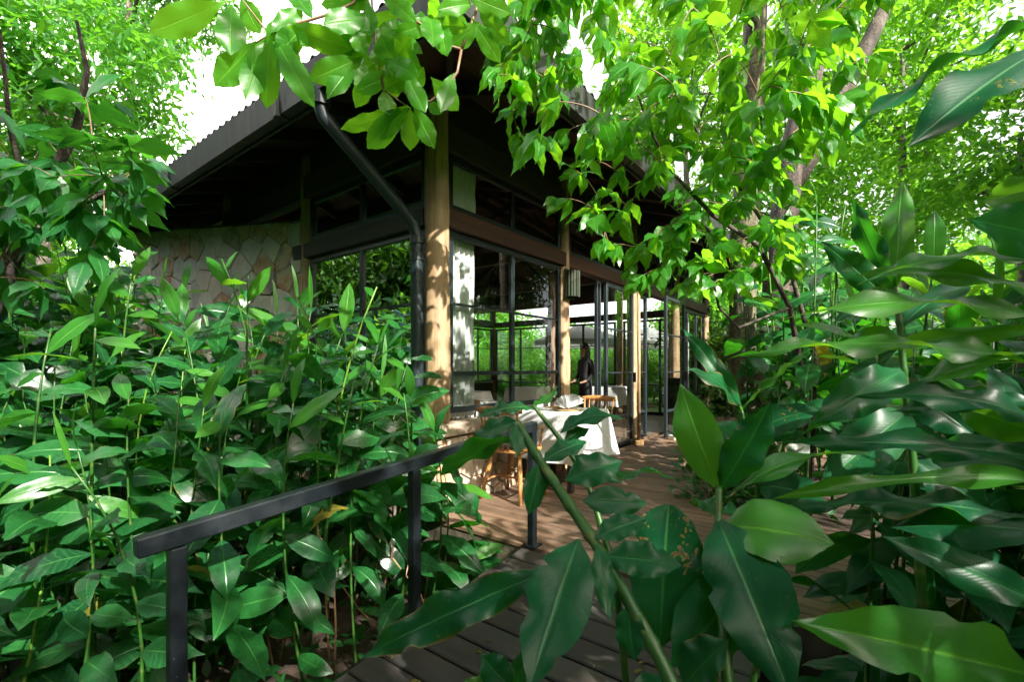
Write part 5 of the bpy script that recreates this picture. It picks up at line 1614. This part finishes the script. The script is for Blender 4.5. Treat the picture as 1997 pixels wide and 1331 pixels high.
CRB = crown_mesh(2, (2.0, 2.0, 1.5), 40, 7500, .18, .40, .35, CROWN_B, .30)
CRC = crown_mesh(3, (1.8, 1.8, 1.2), 26, 6500, .15, .45, .2, CROWN_B, .32)
CRS = crown_mesh(4, (.9, .9, .6), 16, 3200, .09, .5, .1, CROWN_A, .2)
CRS2 = crown_mesh(7, (.9, .9, .8), 16, 3200, .11, .5, .1, CROWN_D, .2)
def GB(px, Z): return V(((px - CX) / F * Z, Z, -.3))
FT = [('slender_tree', 'fine leaved tree at the top left corner against the white sky', 60, 7.6, (90, 130), CRA, 1.0, .3),
      ('slender_tree', 'fine leaved tree whose branch tips hang into the white sky left of the roof', 270, 9.5, (250, -60), CRA, 1.0, 1.4),
      ('slender_tree', 'pale sunlit tree low at the far left edge behind the broad leaved tree', -60, 9.0, (-40, 380), CRB, 1.2, 2.2),
      ('garden_tree', 'yellow green tree above the right end of the roof', 1360, 12.5, (1330, 150), CRB, 1.3, .7),
      ('garden_tree', 'bright yellow green tree at the top right behind the twin trunks', 1760, 10.5, (1760, 90), CRB, 1.35, 3.1),
      ('garden_tree', 'bright tree at the right edge behind the big dark leaves', 1990, 9.0, (1990, 260), CRC, 1.3, 4.0),
      ('garden_tree', 'sunlit tree low behind the right bank', 1720, 13.0, (1740, 400), CRC, 1.5, 5.1),
      ('garden_tree', 'tree standing between the canopy tree and the pavilion end', 1560, 15.0, (1540, 330), CRB, 1.4, 5.9)]
for nm, lb, bpx, Z, tp, cr, sc, rot in FT:
    far_tree(nm, lb, GB(bpx, Z), P(tp[0], tp[1], Z), cr, sc, rot)
# twin trunks
tb = GB(1500, 7.0)
T2 = far_tree('forked_tree', 'forked tree with a dark trunk and a pale leaning trunk at the top right', tb, P(1650, -330, 7.0), CRB, 1.15, 2.0, BARK_DARK, .24,
              trunk=[V((0, 0, 0)), P(1520, 500, 7.0) - tb, P(1545, 290, 7.0) - tb, P(1590, 120, 7.0) - tb, P(1622, 0, 7.0) - tb, P(1650, -330, 7.0) - tb])
MB().tube([p - tb for p in (P(1530, 380, 7.0), P(1600, 270, 7.1), P(1648, 170, 7.2), P(1700, 70, 7.3), P(1790, -120, 7.6))], [.16, .15, .13, .11, .08], 12).build('second_trunk', BARK_DARK, T2, True)
CRD = crown_mesh(6, (1.9, 1.9, 1.6), 34, 8000, .19, .4, .4, CROWN_D, .36)
CRX = crown_mesh(9, (2.6, 2.6, 1.3), 16, 520, .25, .5, .3, CROWN_A, .2)
CRY = crown_mesh(10, (2.3, 2.3, 1.0), 24, 2000, .24, .5, .3, CROWN_D, .3)
for (x, y, z, sc, rot, lb, cr) in ((4.3, -.3, 3.8, .55, .4, 'small unseen tree added right behind the viewer to shade the deck', CRY), (3.3, -3.4, 7.3, 1.2, .4, 'tall sparse unseen tree added behind the viewer on the right for dappled light', CRX), (2.3, -3.9, 4.6, .6, 2.2, 'small leafy unseen tree added straight behind the viewer to shade the low bank', CRY), (5.3, -5.1, 4.8, 1.1, 1.4, 'leafy unseen tree added behind the viewer at the far right to shade the foreground', CRY)):
    far_tree('added_shade_tree', lb, V((x + .6, y - .2, -.5)), V((x, y, z)), cr, sc, rot, BARK_DARK, .16)  # unseen trees added in the sun's path to dapple and shade the scene
for (x, y, z, sc, rot, lb) in ((-1.9, -3.2, 6.4, 1.1, 2.1, 'dense unseen tree added behind the viewer to cut skylight'), (-6.3, -1.2, 6.2, 1.3, 3.3, 'dense unseen tree added behind the left edge to cut skylight'), (-4.5, -5.6, 7.2, 1.3, 4.1, 'dense unseen tree added far behind the viewer to cut skylight'), (-.9, .5, 7.6, 1.1, 2.9, 'dense unseen tree added high above the viewer to cut skylight'), (3.4, 2.0, 8.2, 1.2, 3.6, 'dense unseen tree added high above the right bank to cut skylight')):
    far_tree('added_shade_tree', lb, {-3.4: V((-6.2, -1.0, -.5)), -.9: V((-2.2, -2.4, -.5)), 3.4: V((5.2, -1.8, -.5))}.get(x, V((x - .5, y - .4, -.5))), V((x, y, z)), CRD, sc, rot, BARK_DARK, .16)  # unseen trees added around and overhead to block skylight
# shrubs in the sunny garden behind the pavilion
for i in range(9):
    b_ = GB(1400 + i * 48 + rr.uniform(-12, 12), rr.uniform(11.5, 13.5)); s_ = rr.uniform(1.5, 2.1)
    far_tree('garden_shrub', 'dense shrub in the row behind the right end of the deck', b_, b_ + V((0, 0, .75 * s_ + .2)), CRS2, s_, i * 1.9, group='shrubs behind the right end of the deck', r0=.05, limbs=6, cat='shrub')
for i in range(15):
    Z = rr.uniform(15.5, 21); px = 880 + i * 42 + rr.uniform(-15, 15)
    b_ = GB(px, Z); s_ = rr.uniform(1.0, 1.7)
    far_tree('garden_shrub', 'sunlit garden shrub seen through and beside the pavilion glass', b_, b_ + V((0, 0, .8 * s_ + .2)), CRC, .55 * s_, i * 1.3, group='shrubs in the sunny garden', r0=.05, limbs=6, cat='shrub')
# far wood behind everything
wv = []; wf = []; wu = []
wr = random.Random(55)
WM = []
for k in range(46):
    x = -34 + 68 * k / 45 + wr.uniform(-.6, .6); y = 27 + wr.uniform(-3, 4) - .004 * x * x
    s_ = wr.uniform(1.5, 2.3)
    for z in (1.2, 4.0) if not (-18 < x < -6 or -3 < x < 10) else (.4,) if -3 < x < 10 else (1.2,):
        WM.append(((CRA if k % 2 else CRB)[0], Matrix.Translation((x + wr.uniform(-1, 1), y, z * wr.uniform(.8, 1.2))) @ Matrix.Rotation(k * 1.7, 4, 'Z') @ Matrix.Scale(s_, 4)))
for k in range(40):
    an = R(158) + R(224) * k / 39
    d_ = wr.uniform(10.5, 13.5)
    x, y = d_ * math.cos(an), d_ * math.sin(an) + 2
    sunny = abs(math.atan2(math.sin(an - math.atan2(SUN_AZ[1], SUN_AZ[0])), math.cos(an - math.atan2(SUN_AZ[1], SUN_AZ[0])))) < .7
    for z in (1.0, 3.6) if sunny or an < R(215) else (1.0, 3.8, 6.6):
        WM.append((CRD[0], Matrix.Translation((x + wr.uniform(-.6, .6), y, z)) @ Matrix.Rotation(k * 1.1, 4, 'Z') @ Matrix.Scale(wr.uniform(1.2, 1.6), 4)))
wood_parent = empty('far_wood', (0, 27, 0), kind='stuff', label='far wood closing off the garden')
for me, mx in WM:
    o = link('wood_crown', me, None, wood_parent, kind='stuff'); o.matrix_basis = Matrix.Translation((0, -27, 0)) @ mx
# low bush at the deck edge and ground cover
def low_bush(p, r_, n, label, seed):
    rr_ = random.Random(seed)
    T = empty('low_bush', p, label=label, cat='bush')
    its = []
    for k in range(n):
        q = V((rr_.gauss(0, r_ * .5), rr_.gauss(0, r_ * .5), abs(rr_.gauss(0, r_ * .5)) + .03))
        d = (q.normalized() + V((rr_.gauss(0, .5), rr_.gauss(0, .5), rr_.gauss(.1, .4))))
        its.append((rr_.choice(DT), leaf_matrix(q, d, V((rr_.gauss(0, .4), rr_.gauss(0, .4), 1)), rr_.uniform(.07, .12))))
    bake('foliage', its, LOWPLANT, T, p)
    st_ = MB()
    for k in range(8):
        st_.tube([(0, 0, 0), (rr_.gauss(0, r_ * .4), rr_.gauss(0, r_ * .4), r_ * .8)], .006, 5)
    st_.build('stems', TWIG, T, kind='stuff')
low_bush(W(1.55, -1.86, -.05), .34, 260, 'low dark leafed bush at the edge of the deck bed', 1)
low_bush(W(2.3, -1.98, -.05), .30, 200, 'second low bush in the deck bed behind the first', 2)
low_bush(W(1.55, -2.3, -.05), .3, 160, 'third low bush in the deck bed near the arching shrub', 3)
gc = []
rg = random.Random(5)
for k in range(1500):
    a_, b_ = rg.uniform(-4.5, -.4), rg.uniform(-1.0, 2.5)
    p = W(a_, b_); p.z = gz(p.x, p.y) + rg.uniform(.0, .16)
    gc.append((rg.choice(DT), leaf_matrix(p, V((rg.gauss(0, 1), rg.gauss(0, 1), rg.uniform(-.1, .5))), V((rg.gauss(0, .3), rg.gauss(0, .3), 1)), rg.uniform(.06, .14))))
o = bake('ground_cover', gc, LOWPLANT, None, V((0, 0, 0))); o['label'] = 'low ground cover leaves under the ginger bank left of the ramp'
# dry stalks under the bank
for k in range(22):
    p = W(rg.uniform(-1.7, -.5), rg.uniform(-.7, .7)); p.z = -.52
    q = V((rg.uniform(-.25, .25), rg.uniform(-.25, .25), rg.uniform(.4, .9)))
    MB().tube([V((0, 0, 0)), q * .5 + V((rg.uniform(-.04, .04), 0, 0)), q], [.007, .006, .004], 6).build('dry_stalk', DEAD, None, True, p=p, label='dry brown stalk standing in the shade under the ginger bank', cat='stalk', group='dry stalks under the ginger bank')
fl_ = []
for k in range(90):
    a_, b_ = (rg.uniform(-.2, 6), rg.uniform(-1.7, -.25)) if k < 45 else (rg.uniform(-2.6, -.4), rg.uniform(-2.5, -1.2))
    if -.85 < b_ < -.05 and .2 < a_ < 1.8: continue
    z = .006 if a_ > -.28 else -.002 + (a_ + .30) * .118
    p = W(a_, b_, z + .004)
    fl_.append((rg.choice(YL), leaf_matrix(p, V((rg.gauss(0, 1), rg.gauss(0, 1), .12)), V((rg.gauss(0, .1), rg.gauss(0, .1), 1)), rg.uniform(.03, .08))))
o = bake('fallen_leaves', fl_, YELLOWED, None, V((0, 0, 0))); o['label'] = 'small fallen leaves scattered on the deck and ramp'
